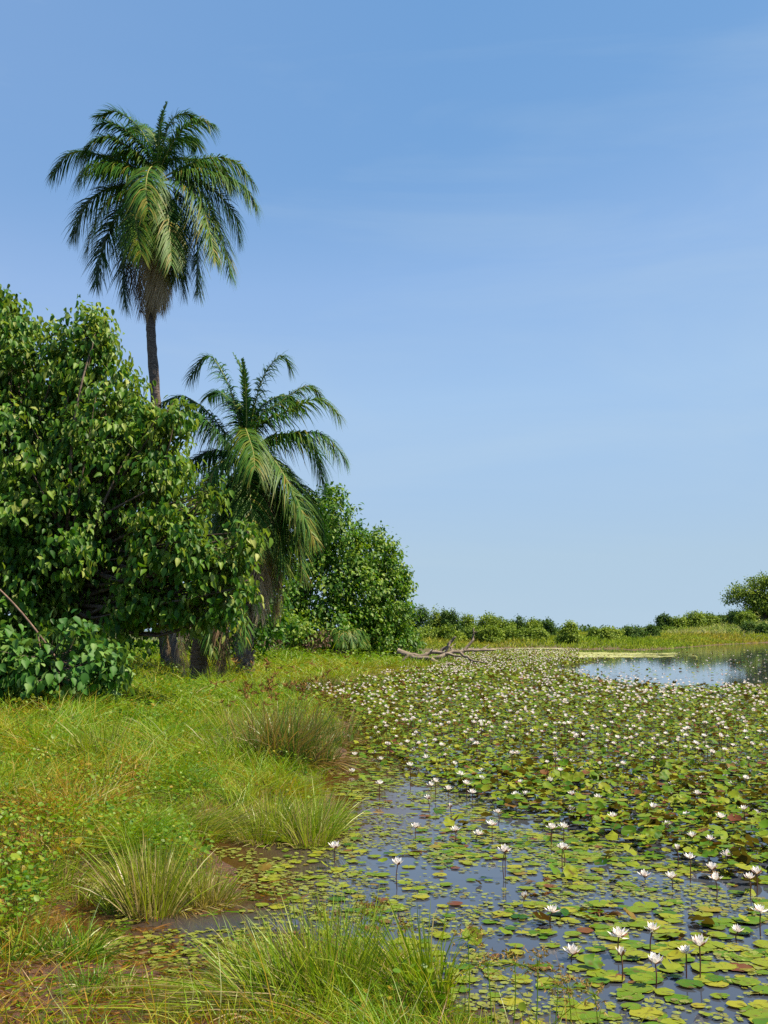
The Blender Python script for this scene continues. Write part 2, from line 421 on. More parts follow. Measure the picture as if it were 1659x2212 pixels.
# ------------------------------------------------------------------ leaves
LEAF_V = np.array([[0, 0, 0], [0, .45, -.02], [0, 1, -.16], [.30, .10, .09], [.40, .42, .12], [.20, .78, .0], [-.30, .10, .09], [-.40, .42, .12], [-.20, .78, .0]])
LEAF_T = [(1, 5, 2), (1, 2, 8)]
LEAF_Q = [(0, 3, 4, 1), (0, 1, 7, 6)]
LEAF_T = LEAF_T + [(1, 4, 5), (1, 8, 7)]
SM_V = np.array([[0, 0, 0], [.32, .45, .1], [0, 1, -.08], [-.32, .45, .1]])
SM_T = [(0, 1, 2), (0, 2, 3)]

def frames(tipdir, normal, size, width=1.0):
    Y = unit(tipdir); X = unit(np.cross(Y, normal)); Z = np.cross(X, Y)
    Mx = np.stack([X * width, Y, Z], axis=-1)
    return Mx * size[:, None, None]

def crown_leaves(acc, lobes, nclus, per, leaf, spread, down=0.8, fine=True, inner=0.45, tintb=0.5, width=1.0, gap=0.0):
    """lobes: (centre xyz, radii xyz). Leaves hang in tufts spread through the outer part of each lobe."""
    vol = np.array([l[1][0] * l[1][2] for l in lobes], float); vol /= vol.sum()
    allc = []
    for (c, r), w in zip(lobes, vol):
        c = np.array(c, float); r = np.array(r, float)
        n = max(3, int(nclus * w))
        d = unit(rng.normal(size=(n, 3)))
        k = (inner + (1 - inner) * rng.random(n) ** 0.6)[:, None]
        bumps = 1 + 0.22 * np.sin(d[:, :1] * 7 + c[0]) * np.cos(d[:, 2:] * 6 + c[1]) + rng.normal(0, .05, (n, 1))
        P = c + d * r * k * bumps
        if gap:
            g_ = np.sin(P[:, 0] * 2.6 + 1.3 * P[:, 2]) * np.sin(P[:, 1] * 2.3 + .7) * np.sin(P[:, 2] * 2.9 - P[:, 0]) ; kk = g_ > -gap; P = P[kk]; d = d[kk]; n = len(P)
        tuft_t = rng.normal(0, 0.15, n)
        P_ = np.repeat(P, per, axis=0); D_ = np.repeat(d, per, axis=0); T_ = np.repeat(tuft_t, per)
        m = len(P_)
        off = rng.normal(size=(m, 3)) * spread * [1, 1, 0.75]
        P2 = P_ + off
        tip = D_ * 0.45 + rng.normal(size=(m, 3)) * 0.5 + np.array([0, 0, -down])
        nor = D_ * 0.7 + np.array([0, 0, 0.7]) + rng.normal(size=(m, 3)) * 0.45
        size = leaf * rng.uniform(0.5, 1.25, m)
        tint = np.clip(tintb + T_ + rng.normal(0, 0.22, m), 0, 1)
        Mx = frames(tip, nor, size, width)
        if fine: acc.inst(LEAF_V, LEAF_T, LEAF_Q, Mx, P2, tint)
        else: acc.inst(SM_V, SM_T, None, Mx, P2, tint)
        allc.append(P)
    return allc

def limbs(acc, base, top, lobesP, r0, nl=4, wob=0.25, tint=0.5, sides=7):
    base = np.array(base, float); top = np.array(top, float)
    L = np.linalg.norm(top - base)
    mid = base * 0.5 + top * 0.5 + rng.normal(0, wob * 0.2 * L / 3, 3) * [1, 1, 0]
    P = spline([base - [0, 0, 0.2], mid, top], 10)
    tube(acc, P, np.linspace(r0 * 1.15, r0 * 0.55, 10), sides, tint, 0.08)
    for Pc in lobesP:
        for k in range(min(nl, len(Pc))):
            t = Pc[rng.integers(len(Pc))]
            s = P[rng.integers(4, 10)]
            b = s * 0.45 + t * 0.55 + rng.normal(0, 0.12, 3) * np.linalg.norm(t - s) * 0.6
            b[2] -= 0.05 * L
            Q = spline([s, b, t], 8)
            tube(acc, Q, np.linspace(r0 * 0.32, r0 * 0.05, 8), 5, tint)

def make_tree(name, label, cat, base, top, lobes, mat, bark, nclus, per, leaf, spread, r0, fine=True, down=0.8, group=None, inner=0.45, tintb=0.5, width=1.0, nl=4, gap=0.0):
    root = thing(name, label, cat, tuple(base), group)
    a = Acc(); cl = crown_leaves(a, lobes, nclus, per, leaf, spread, down, fine, inner, tintb, width, gap)
    adopt(root, a.build('crown', mat))
    b = Acc(); limbs(b, base, top, cl, r0, nl)
    adopt(root, b.build('trunk', bark, smooth=True))
    return root

def lobe(px, py, Y, rx, rz, ry=None):
    """ellipsoid seen at photo pixel (px,py), Y metres off, radii given in photo pixels at that distance"""
    c = at_depth(px, py, Y); s = Y / F
    return (c, (rx * s, (ry if ry else rx * s), rz * s))

# big leafy tree on the left bank
bx, by = at_depth(150, 1480, 26)[:2]
make_tree('broadleaf_tree', 'tall broadleaf tree with drooping leaves filling the left edge before the tall palm', 'tree',
          (bx, by, hz(bx, by)), at_depth(130, 1150, 26.5),
          [lobe(60, 800, 27, 120, 110, 2.0), lobe(180, 800, 26.5, 75, 105, 1.8), lobe(-60, 760, 27.5, 110, 140, 2.2), lobe(30, 1000, 26.5, 200, 150, 3.2),
           lobe(230, 960, 26, 110, 140, 2.0), lobe(345, 1010, 25.5, 65, 115, 1.4), lobe(120, 1180, 26.5, 230, 150, 3.0), lobe(365, 1175, 25, 95, 100, 1.3),
           lobe(435, 1225, 24.6, 58, 56, .9), lobe(420, 1315, 24.8, 62, 42, .9), lobe(495, 1215, 24.5, 38, 34, .5), lobe(480, 1320, 24.6, 36, 30, .5), lobe(300, 1300, 25.5, 105, 62, 1.5), lobe(60, 1330, 26.5, 200, 80, 2.5), lobe(-120, 1050, 28, 150, 250, 3),
           lobe(20, 720, 27, 28, 62, .6), lobe(4, 655, 27, 30, 40, .6), lobe(175, 700, 26.5, 50, 40, .8), lobe(268, 835, 26, 32, 42, .7), lobe(225, 750, 26, 28, 50, .7),
           lobe(318, 900, 25.6, 24, 36, .6), lobe(380, 905, 25.4, 32, 40, .6), lobe(525, 1265, 24.5, 28, 40, .5), lobe(530, 1160, 24.5, 25, 36, .5), lobe(455, 1080, 24.8, 26, 36, .5)],
          M['tree_leaf'], M['bark'], 5400, 12, 0.20, 0.16, 0.20, nl=9, inner=0.35, tintb=0.46, width=0.72, down=1.1, gap=.20)

# shrub at the left edge, bluish leaves
bx, by = at_depth(100, 1490, 21.5)[:2]
make_tree('broadleaf_shrub', 'low shrub with large bluish green leaves at the foot of the big left tree', 'shrub',
          (bx, by, hz(bx, by)), at_depth(110, 1420, 21.5),
          [lobe(40, 1430, 21.5, 90, 65, 1), lobe(150, 1395, 21.5, 65, 55, .8), lobe(215, 1430, 21.3, 45, 45, .6), lobe(120, 1460, 21.2, 110, 45, .9), lobe(-60, 1420, 21.5, 100, 90, 1), lobe(250, 1452, 21.3, 28, 26, .4)],
          M['bush_leaf'], M['bark'], 420, 8, 0.20, 0.14, 0.05, nl=8, gap=.25, tintb=0.5, inner=0.2, width=0.9)
# bare leaning limb
a = Acc()
P = spline([at_depth(-30, 1245, 22), at_depth(35, 1310, 21.8), at_depth(90, 1378, 21.6), at_depth(135, 1440, 21.4), at_depth(170, 1480, 21.3)], 14)
tube(a, P, np.linspace(.015, .030, 14), 7, .5, .1)
P = spline([at_depth(80, 1365, 21.6), at_depth(95, 1420, 21.4), at_depth(140, 1480, 21.3)], 8)
tube(a, P, np.linspace(.014, .024, 8), 6, .5, .1)
tag(a.build('bare_branch', M['pale_bark'], smooth=True), 'bare pale branch leaning down into the left shrub', 'branch')

# darker trees behind
def backtree(name, label, cat, px, Y, lobes, mat, n, per, leaf, base_py=None, r0=.2, spread=.3, tintb=.45, down=.6, group=None, bark='bark', inner=.35, width=1.0):
    x, y = at_depth(px, 1400, Y)[:2]
    L = [lobe(*l) for l in lobes]
    zc = max(l[0][2] for l in L)
    return make_tree(name, label, cat, (x, y, hz(x, y)), (x, y, max(zc * 0.75, hz(x, y) + .4)), L, mat, M[bark], n, per, leaf, spread, r0, False, down, group, inner, tintb, width, nl=3, gap=.33 if Y < 100 else 0)

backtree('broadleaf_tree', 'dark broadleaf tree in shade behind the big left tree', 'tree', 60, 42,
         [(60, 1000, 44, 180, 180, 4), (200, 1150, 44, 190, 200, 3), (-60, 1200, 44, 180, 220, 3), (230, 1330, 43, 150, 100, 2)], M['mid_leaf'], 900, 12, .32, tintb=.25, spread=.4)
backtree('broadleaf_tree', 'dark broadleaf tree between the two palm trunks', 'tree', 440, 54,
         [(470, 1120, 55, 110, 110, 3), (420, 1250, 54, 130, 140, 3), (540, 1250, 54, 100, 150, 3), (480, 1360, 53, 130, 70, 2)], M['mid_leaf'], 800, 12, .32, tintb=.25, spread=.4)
backtree('broadleaf_tree', 'tallest dense broadleaf tree standing right behind the shorter palm', 'tree', 650, 68,
         [(690, 1125, 68, 75, 80, 2.5), (735, 1180, 68, 65, 95, 2.2), (640, 1170, 68, 100, 110, 3), (680, 1270, 67.5, 125, 100, 3), (600, 1330, 66, 90, 90, 2), (705, 1350, 66, 80, 55, 2), (715, 1075, 68, 34, 28, 1), (600, 1120, 68, 60, 70, 2)],
         M['mid_leaf'], 1900, 11, .30, tintb=.55, spread=.26, r0=.25)
backtree('broadleaf_tree', 'rounded broadleaf tree left of the fallen tree, its leaves reaching the water edge', 'tree', 800, 70,
         [(800, 1205, 70, 62, 62, 2), (845, 1250, 70, 42, 62, 1.5), (780, 1280, 69, 85, 95, 2.5), (850, 1320, 69, 42, 62, 1.5), (830, 1375, 68, 52, 48, 1.5), (790, 1350, 68, 60, 55, 1.6), (825, 1165, 70, 24, 24, .7), (770, 1170, 70, 26, 28, .8), (872, 1262, 70, 20, 20, .6), (865, 1225, 70, 18, 26, .6)],
         M['mid_leaf'], 1700, 11, .27, tintb=.6, spread=.22, r0=.22)
backtree('broadleaf_shrub', 'small green shrub at the base of the rounded tree, beside the fallen trunk', 'shrub', 880, 69,
         [(885, 1385, 69, 22, 34, .8), (870, 1405, 68.5, 28, 24, .8)], M['mid_leaf'], 130, 11, .24, tintb=.5, spread=.18, r0=.06)
backtree('broadleaf_shrub', 'bright green leafy shrub at the wood edge left of the dwarf palm', 'shrub', 620, 62,
         [(610, 1345, 63, 45, 30, 1), (650, 1365, 62, 40, 30, 1), (585, 1385, 62, 30, 25, .8)], M['mid_leaf'], 170, 11, .26, tintb=.7, spread=.25, r0=.06)
backtree('dry_shrub', 'dry olive-brown shrub under the trees between the shorter palm and the dwarf palm', 'shrub', 580, 60,
         [(575, 1400, 61, 34, 26, 1), (655, 1398, 62, 26, 24, 1), (690, 1385, 62, 22, 22, 1)], M['dry_leaf'], 100, 11, .2, tintb=.5, spread=.2, r0=.05)

# ------------------------------------------------------------------ palms
def frond_mesh(Ac, Rc, pts, L_leaf, npairs, tint, hang=0.5, width=0.060, r0=0.035, start=0.13, dead=False, brown=.12):
    pts = np.asarray(pts)
    P = spline(pts, 26)
    tube(Rc, P, np.linspace(r0, r0 * 0.2, 26), 5, 0.9 if dead else np.clip(tint + .1, 0, .6))
    seg = np.linalg.norm(np.diff(P, axis=0), axis=1); S = np.concatenate([[0], np.cumsum(seg)]); tot = S[-1]
    t = np.linspace(start, 0.995, npairs) + rng.normal(0, 0.003, npairs); t = np.clip(t, start, 1)
    C = np.stack([np.interp(t * tot, S, P[:, k]) for k in range(3)], -1)
    tg = unit(np.gradient(P, axis=0)); TG = unit(np.stack([np.interp(t * tot, S, tg[:, k]) for k in range(3)], -1))
    # side: horizontal perpendicular of the frond's plan direction
    plan = pts[-1] - pts[0]; plan = np.array([plan[0], plan[1], 0]); 
    if np.linalg.norm(plan) < 0.2: plan = np.array([0.3, -1.0, 0])
    sd = np.cross(plan, [0, 0, 1.0]); sd /= np.linalg.norm(sd)
    side = unit(sd - TG * (TG @ sd)[:, None])
    up = np.cross(side, TG); up = np.where(up[:, 2:] < 0, -up, up)
    for s in (-1, 1):
        n = npairs
        env = np.sin(np.clip((t - start) / (1 - start), 0, 1) ** 0.75 * PI * 0.86 + 0.28) ** 0.6
        L = L_leaf * env * rng.uniform(.8, 1.12, n)
        jit = rng.normal(0, 0.09, (n, 3))
        d = side * s * (1.0 - 0.45 * t[:, None]) + TG * (0.30 + 0.55 * t[:, None]) + up * rng.choice([0.42, 0.15, -0.1], n)[:, None] + jit * 1.2
        d = unit(d)
        g = np.zeros((n, 3)); g[:, 2] = -(hang * 1.35 + .08) * rng.uniform(.75, 1.15, n)
        ws = unit(np.cross(d, up + jit))
        blades(Ac, C, d, L, np.full(n, width) * rng.uniform(.6, 1.25, n), g, np.clip(tint + rng.normal(0, .17, n) + brown * t ** 2 + .35 * (rng.random(n) < brown * .5), 0, 1), 3, ws)

def palm(name, label, center, fronds, zoom, Y, trunkP, trunkR, crown_c, Ll, npairs, ndead, deadspan, deadlen, stubs=False, hangbase=0.5):
    base = trunkP[0]
    root = thing(name, label, 'palm tree', tuple(base))
    a = Acc(); n = 60
    P = spline(trunkP, n); R = np.interp(np.linspace(0, 1, n), np.linspace(0, 1, len(trunkR)), trunkR) * (1 + 0.05 * np.sin(np.arange(n) * 2.3))
    tube(a, P, R, 12, .5, .07)
    adopt(root, a.build('trunk', M['palm_bark'], smooth=True))
    if stubs:
        a = Acc()
        zs = np.linspace(0.02, 0.98, 150)
        for k, t in enumerate(zs):
            i = t * (n - 1); c = P[int(i)]; r = R[int(i)]; an = k * 2.39996
            o = np.array([math.cos(an), math.sin(an), 0])
            tube(a, [c + o * r * 0.8, c + o * (r + .05) + [0, 0, .08], c + o * (r + .10) + [0, 0, .20]], [.07, .055, .03], 5, rng.random(), .1)
        ob = adopt(root, a.build('leaf_bases', M['stub'])); 
    cc = np.array(crown_c, float)
    for (pts, dz, tint, hang) in fronds:
        k = len(pts)
        W = [cc]
        for i, q in enumerate(pts):
            px, py = zoom(*q); W.append(at_depth(px, py, Y + dz * ((i + 1) / k)))
        o_ = W[1] - cc; W[0] = cc + o_ / np.linalg.norm(o_) * 0.15
        al = Acc(); ar = Acc()
        frond_mesh(al, ar, W, Ll * (.3 if hang <= .1 else 1), npairs, min(tint + .04, .50), hang, brown=(.18 if tint >= .7 else .10))
        f = adopt(root, al.build('frond', M['frond']))
        r = ar.build('midrib', M['rachis'], smooth=True); r.parent = f
    for k in range(ndead):
        x0 = rng.uniform(*deadspan); ln = rng.uniform(*deadlen)
        dzz = rng.uniform(-1.2, 0.8); t = rng.uniform(0, 1)
        sx, sy = to_px(cc[0], cc[1], cc[2]); sx = float(sx); sy = float(sy)
        o = x0
        W = [cc + [0, 0, -.15], at_depth(sx + o * .7, sy + 18, Y + dzz * .5), at_depth(sx + o * 1.0, sy + ln * .5, Y + dzz), at_depth(sx + o * 0.85, sy + ln, Y + dzz * .8)]
        al = Acc(); ar = Acc()
        frond_mesh(al, ar, W, Ll * .75, int(npairs * .8), t, .9, .035, .03, .25, dead=True)
        f = adopt(root, al.build('dead_frond', M['dead_frond'])); f['label'] = 'dry brown frond hanging down against the trunk'
        r = ar.build('midrib', M['rachis'], smooth=True); r.parent = f
    return root

def z1(x, y): return 0.5 * x, 170.7 + 0.5 * y
def z2(x, y): return 298.7 + 0.36 * x, 725.4 + 0.36 * y
def zi(x, y): return x, y

F1 = [([(660, 330), (600, 210), (500, 140), (420, 165)], .5, .25, .25), ([(640, 320), (560, 235), (480, 190), (420, 200)], -.8, .2, .45),
      ([(685, 300), (695, 190), (720, 100)], .4, .4, .1), ([(700, 300), (740, 180), (800, 150), (850, 175)], .8, .3, .4),
      ([(720, 320), (790, 215), (860, 180), (925, 200)], -.6, .42, .6), ([(715, 340), (780, 260), (830, 250), (850, 290)], 1.5, .2, .6),
      ([(620, 350), (500, 262), (410, 262), (350, 340)], -1, .5, .6), ([(600, 390), (450, 330), (310, 320), (225, 410)], .3, .3, .7),
      ([(600, 400), (480, 370), (390, 370), (340, 430)], -1.6, .5, .7),
      ([(590, 450), (450, 480), (360, 560), (315, 680)], .2, .62, .6), ([(600, 470), (500, 500), (420, 600), (370, 750)], -1.2, .9, .6),
      ([(590, 500), (500, 600), (440, 740), (420, 890)], .8, .15, .5), ([(620, 520), (560, 640), (535, 800), (540, 980)], .2, .4, .6),
      ([(660, 380), (640, 400), (630, 470), (640, 570)], -3.2, .85, .6), ([(640, 450), (590, 540), (590, 640), (610, 760)], -2.4, .75, .6),
      ([(700, 470), (720, 560), (735, 680), (740, 800)], -2.2, .9, .6), ([(720, 500), (750, 600), (760, 720), (755, 860)], -.6, .6, .6),
      ([(740, 480), (790, 560), (795, 720), (790, 930)], .4, .35, .5), ([(750, 470), (820, 560), (850, 720), (855, 925)], -.4, .5, .5),
      ([(760, 430), (880, 500), (950, 660), (1000, 850)], -1.2, .78, .6), ([(760, 440), (860, 520), (900, 640), (930, 780)], -2, .72, .6),
      ([(770, 390), (900, 340), (1020, 360), (1095, 450)], .2, .65, .7), ([(770, 400), (930, 410), (1050, 460), (1110, 550)], -1.2, .62, .7),
      ([(790, 420), (920, 480), (1010, 580), (1035, 700)], .8, .25, .6), ([(740, 350), (860, 350), (960, 390), (1000, 460)], 2, .3, .7),
      ([(640, 360), (560, 310), (500, 330), (440, 400)], 2, .2, .7), ([(680, 330), (660, 240), (610, 200), (560, 220)], 2, .2, .4)]
b1 = at_depth(372, 1450, 43); b1[2] = hz(b1[0], b1[1])
palm('tall_palm', 'tallest palm tree, its long bare trunk rising above the left wood against the sky', None, F1, z1, 43,
     [b1, at_depth(352, 1300, 43), at_depth(342, 1150, 43), at_depth(338, 900, 43), at_depth(328, 750, 43), at_depth(326, 660, 43), at_depth(336, 420, 43)],
     [.42, .26, .21, .21, .20, .19, .22], at_depth(338, 392, 43), 1.12, 125, 12, (-64, 54), (215, 290))

F2 = [([(600, 500), (530, 270), (420, 120), (310, 250)], .4, .15, .5), ([(640, 450), (622, 220), (570, 105)], .3, .25, .1), ([(650, 450), (640, 250), (625, 140)], -.3, .3, .05),
      ([(690, 450), (760, 230), (860, 120), (915, 200)], .5, .3, .4), ([(700, 520), (850, 400), (1010, 300), (1090, 350)], .8, .4, .5),
      ([(720, 540), (900, 450), (1080, 380), (1215, 480)], -.8, .5, .5), ([(780, 630), (960, 580), (1120, 600), (1245, 740)], -1.2, .4, .6),
      ([(800, 600), (980, 600), (1070, 700), (1105, 880)], 1.0, .3, .6), ([(540, 600), (400, 440), (260, 360), (150, 400)], 1, .02, .8), ([(530, 640), (400, 500), (280, 460), (160, 520)], -.4, .1, .8),
      ([(560, 700), (440, 690), (320, 750), (240, 860)], .8, .02, .8), ([(580, 720), (500, 760), (430, 850), (380, 980)], -1.4, .7, .6),
      ([(690, 620), (780, 700), (900, 880), (1060, 1230)], -2.2, .88, .55), ([(665, 760), (668, 900), (682, 1080), (700, 1290)], -2.4, .85, .5),
      ([(800, 760), (950, 880), (1060, 1020), (1110, 1180)], 1.5, .1, .6), ([(600, 800), (540, 930), (480, 1080), (450, 1200)], -.6, .6, .6),
      ([(710, 800), (790, 1000), (850, 1200), (880, 1400)], -1.2, .6, .6), ([(740, 780), (860, 960), (950, 1200), (990, 1440)], -.6, .7, .5),
      ([(640, 560), (660, 600), (690, 700), (700, 800)], -3, .85, .7), ([(700, 480), (800, 380), (900, 360), (960, 430)], 2.2, .2, .6), ([(600, 450), (540, 380), (480, 330), (420, 360)], 2, .1, .6),
      ([(640, 790), (610, 930), (570, 1100), (560, 1300)], -1.4, .75, .5), ([(690, 800), (720, 1000), (760, 1200), (770, 1420)], -.4, .5, .5), ([(780, 720), (900, 800), (1000, 980), (1020, 1200)], -.2, .45, .6)]
b2 = at_depth(527, 1462, 42); b2[2] = hz(b2[0], b2[1])
palm('shorter_palm', 'shorter palm with rough dark trunk and skirt of brown fronds, right of tallest palm', None, F2, z2, 42,
     [b2, at_depth(528, 1380, 42), at_depth(538, 1250, 42), at_depth(536, 1100, 42), at_depth(534, 1000, 42)],
     [.30, .27, .25, .25, .30], at_depth(532, 985, 42), 1.2, 125, 15, (-36, 110), (220, 350), stubs=True)

# low palm half hidden under the big tree
F3 = [([(470, 1270), (500, 1290), (525, 1330), (532, 1385)], -.8, .75, .5), ([(470, 1280), (495, 1310), (512, 1350), (515, 1400)], -.3, .6, .5), ([(440, 1275), (400, 1290), (370, 1330), (355, 1390)], -.4, .5, .5),
      ([(455, 1240), (450, 1210), (430, 1190)], .3, .3, .3), ([(470, 1250), (500, 1235), (540, 1260), (560, 1320)], .6, .3, .5), ([(452, 1280), (448, 1320), (455, 1360), (460, 1410)], -1, .65, .5), ([(440, 1250), (400, 1240), (360, 1260), (335, 1310)], .3, .3, .5)]
b3 = at_depth(425, 1462, 37); b3[2] = hz(b3[0], b3[1])
palm('young_palm', 'low palm with grey-brown dead fronds reaching the ground, between the two taller palm trunks', None, F3, zi, 37,
     [b3, at_depth(432, 1400, 37), at_depth(440, 1330, 37), at_depth(452, 1275, 37)], [.30, .28, .26, .22], at_depth(452, 1272, 37), .6, 50, 10, (-95, 40), (150, 205))
b4 = at_depth(738, 1432, 64); b4[2] = hz(b4[0], b4[1])
F4 = []
for k in range(22):
    an = k * 2.4; c_ = math.cos(an); s_ = math.sin(an); h = rng.uniform(0.6, 1)
    F4.append(([(738 + 22 * c_, 1376 - 16 * h), (738 + 44 * c_, 1374 - 12 * h + 8 * (1 - h)), (738 + 62 * c_, 1400 - 4 * h)], 1.4 * s_, rng.uniform(.35, .7), .4))
palm('dwarf_palm', 'dwarf palm with a pale brown skirt of dead fronds in the grass before the wood', None, F4, zi, 64,
     [b4, at_depth(738, 1410, 64), at_depth(738, 1388, 64)], [.35, .35, .3], at_depth(738, 1386, 64), .5, 36, 12, (-16, 18), (32, 46))

# ------------------------------------------------------------------ fallen tree
def zf(x, y): return (1020 + x / 3.95) / 1.1718, (1500 + y / 3.95) / 1.1718
a = Acc()
def br(pts, r, n=12, dz=None):
    dz = dz or [0] * len(pts)
    P = spline([at_depth(*zf(*p), 62 + d) for p, d in zip(pts, dz)], n)
    P = P + rng.normal(0, .025, P.shape)
    tube(a, P, 0.95 * np.interp(np.linspace(0, 1, n), np.linspace(0, 1, len(r)), r), 8, .5, .1)
br([(-60, 590), (60, 625), (150, 660), (270, 665), (335, 705), (400, 725), (510, 718)], [.20, .17, .17, .15, .13, .07], 16, [.5, .3, 0, -.3, -.5, -.7, -.9])
br([(60, 630), (190, 632), (290, 600), (420, 610), (500, 628), (575, 640)], [.13, .12, .10, .08, .05], 14, [.3, .2, .3, 0, -.2, -.4])
br([(270, 655), (370, 645), (450, 610), (590, 585), (720, 580), (880, 577), (925, 574)], [.12, .13, .11, .10, .08, .04], 16, [-.2, -.2, 0, .2, .5, .8, 1])
br([(360, 600), (400, 560), (450, 545), (470, 500), (500, 465), (525, 445)], [.09, .10, .11, .10, .08, .05], 12, [.2, .2, .1, .1, .1, 0])
br([(430, 600), (455, 545), (468, 500)], [.08, .09, .08], 6)
br([(605, 585), (650, 535), (690, 475), (702, 420), (712, 365)], [.10, .08, .075, .06, .03], 12, [.2, .3, .4, .5, .5])
br([(704, 415), (722, 398), (742, 392)], [.05, .04, .02], 6, [.4, .4, .3])
br([(575, 600), (620, 640), (690, 675), (760, 692), (835, 697)], [.09, .08, .07, .05, .02], 10, [0, -.3, -.6, -.8, -1])
br([(495, 585), (478, 555), (500, 535), (528, 515)], [.06, .055, .04, .02], 8, [.3, .4, .5, .6])
br([(335, 700), (370, 665), (395, 645)], [.06, .05, .04], 6)
br([(800, 575), (830, 545), (862, 518)], [.05, .04, .02], 6, [.7, .8, .9])
br([(270, 605), (290, 570), (304, 538)], [.05, .03, .012], 6, [.2, .2, .2])
br([(360, 720), (325, 735), (290, 740)], [.06, .05, .02], 6, [-.4, -.4, -.4])
br([(430, 720), (436, 695), (440, 680)], [.04, .03, .015], 5, [-.6, -.6, -.6])
br([(60, 620), (20, 660), (-20, 700)], [.10, .08, .04], 6, [.2, 0, 0])
tag(a.build('fallen_tree', M['dead_wood'], smooth=True), 'bare grey fallen tree with forked branches lying out over the lily pads', 'fallen tree')

# ------------------------------------------------------------------ far trees
def fartree(kind, label, px, top, bot, w, Y, mat, tintb=.5, group=None, n=60, shape='round', leaf=None):
    h = (bot - top); L = []
    cy = top + h * .42
    if shape == 'round':
        L = [(px, cy, Y, w * .34, h * .42), (px - w * .25, cy + h * .15, Y + .5, w * .25, h * .36), (px + w * .25, cy + h * .12, Y - .5, w * .25, h * .38), (px, cy + h * .3, Y - 1, w * .42, h * .28)]
        L += [(px + w * rng.uniform(-.38, .38), cy - h * rng.uniform(.0, .22), Y + rng.uniform(-1, 1), w * .16, h * rng.uniform(.16, .24)) for _ in range(5)]
    elif shape == 'tall':
        L = [(px + w * .12, top + h * .25, Y, w * .22, h * .26), (px, top + h * .5, Y, w * .36, h * .34), (px - w * .15, top + h * .72, Y, w * .36, h * .28), (px + w * .2, top + h * .7, Y - .5, w * .3, h * .28)]
    m = leaf or max(.25, Y * 3.6 / F); n = int(n * 4)
    return backtree(kind, label, 'tree' if 'tree' in kind else 'shrub', px, Y, L, M[mat], n, 10, m, tintb=tintb, spread=m * .9, r0=.12 * w * Y / F / 4 + .03, group=group, down=.3, width=1.3, inner=.3)

G1 = 'trees of the wood across the pond'
row = [(868, 1296, 60, 152, 'far_leaf'), (905, 1306, 62, 148, 'dark_far_leaf'), (950, 1313, 58, 149, 'far_leaf'), (975, 1317, 40, 147, 'dark_far_leaf'), (1012, 1327, 52, 152, 'far_leaf'), (1052, 1326, 52, 150, 'far_leaf'),
       (1085, 1331, 48, 152, 'far_leaf'), (1122, 1329, 48, 154, 'dark_far_leaf'), (1150, 1335, 36, 154, 'far_leaf')]
pos = ['farthest left of the row', 'highest of the row', 'second high crown from the left', 'small dark crown at the step in the skyline', 'behind the left upright branch of the fallen tree',
       'above the upright branch of the fallen tree', 'above the fork of the fallen tree', 'dark domed crown right of the fallen tree', 'small crown where the skyline dips']
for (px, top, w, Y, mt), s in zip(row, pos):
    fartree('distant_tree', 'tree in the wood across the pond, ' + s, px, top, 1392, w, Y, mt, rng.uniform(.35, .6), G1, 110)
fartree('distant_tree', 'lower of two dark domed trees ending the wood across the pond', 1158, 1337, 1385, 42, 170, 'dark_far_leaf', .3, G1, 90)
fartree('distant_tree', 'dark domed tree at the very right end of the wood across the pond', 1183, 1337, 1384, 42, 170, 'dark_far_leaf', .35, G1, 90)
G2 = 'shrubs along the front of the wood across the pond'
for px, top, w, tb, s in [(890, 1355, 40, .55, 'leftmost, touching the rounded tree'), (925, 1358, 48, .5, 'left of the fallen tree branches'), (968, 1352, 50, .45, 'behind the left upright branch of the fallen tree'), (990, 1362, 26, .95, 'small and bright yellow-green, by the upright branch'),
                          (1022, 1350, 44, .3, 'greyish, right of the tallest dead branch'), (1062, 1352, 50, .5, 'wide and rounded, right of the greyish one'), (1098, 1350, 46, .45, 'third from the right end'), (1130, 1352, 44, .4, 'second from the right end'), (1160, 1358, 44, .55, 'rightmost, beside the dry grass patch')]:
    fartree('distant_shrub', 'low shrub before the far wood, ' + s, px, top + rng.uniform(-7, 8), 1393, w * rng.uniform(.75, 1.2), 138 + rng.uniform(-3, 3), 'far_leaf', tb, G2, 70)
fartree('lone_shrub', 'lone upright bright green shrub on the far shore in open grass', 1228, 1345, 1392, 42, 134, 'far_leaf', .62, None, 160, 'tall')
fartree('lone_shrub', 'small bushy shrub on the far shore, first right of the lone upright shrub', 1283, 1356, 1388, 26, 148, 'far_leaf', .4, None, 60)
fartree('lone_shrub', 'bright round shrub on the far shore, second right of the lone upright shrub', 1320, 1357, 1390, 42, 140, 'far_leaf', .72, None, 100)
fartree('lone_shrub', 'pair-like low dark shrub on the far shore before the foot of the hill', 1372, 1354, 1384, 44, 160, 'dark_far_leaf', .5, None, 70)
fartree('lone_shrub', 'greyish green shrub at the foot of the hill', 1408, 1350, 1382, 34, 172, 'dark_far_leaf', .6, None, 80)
G3 = 'trees and shrubs on the right hill'
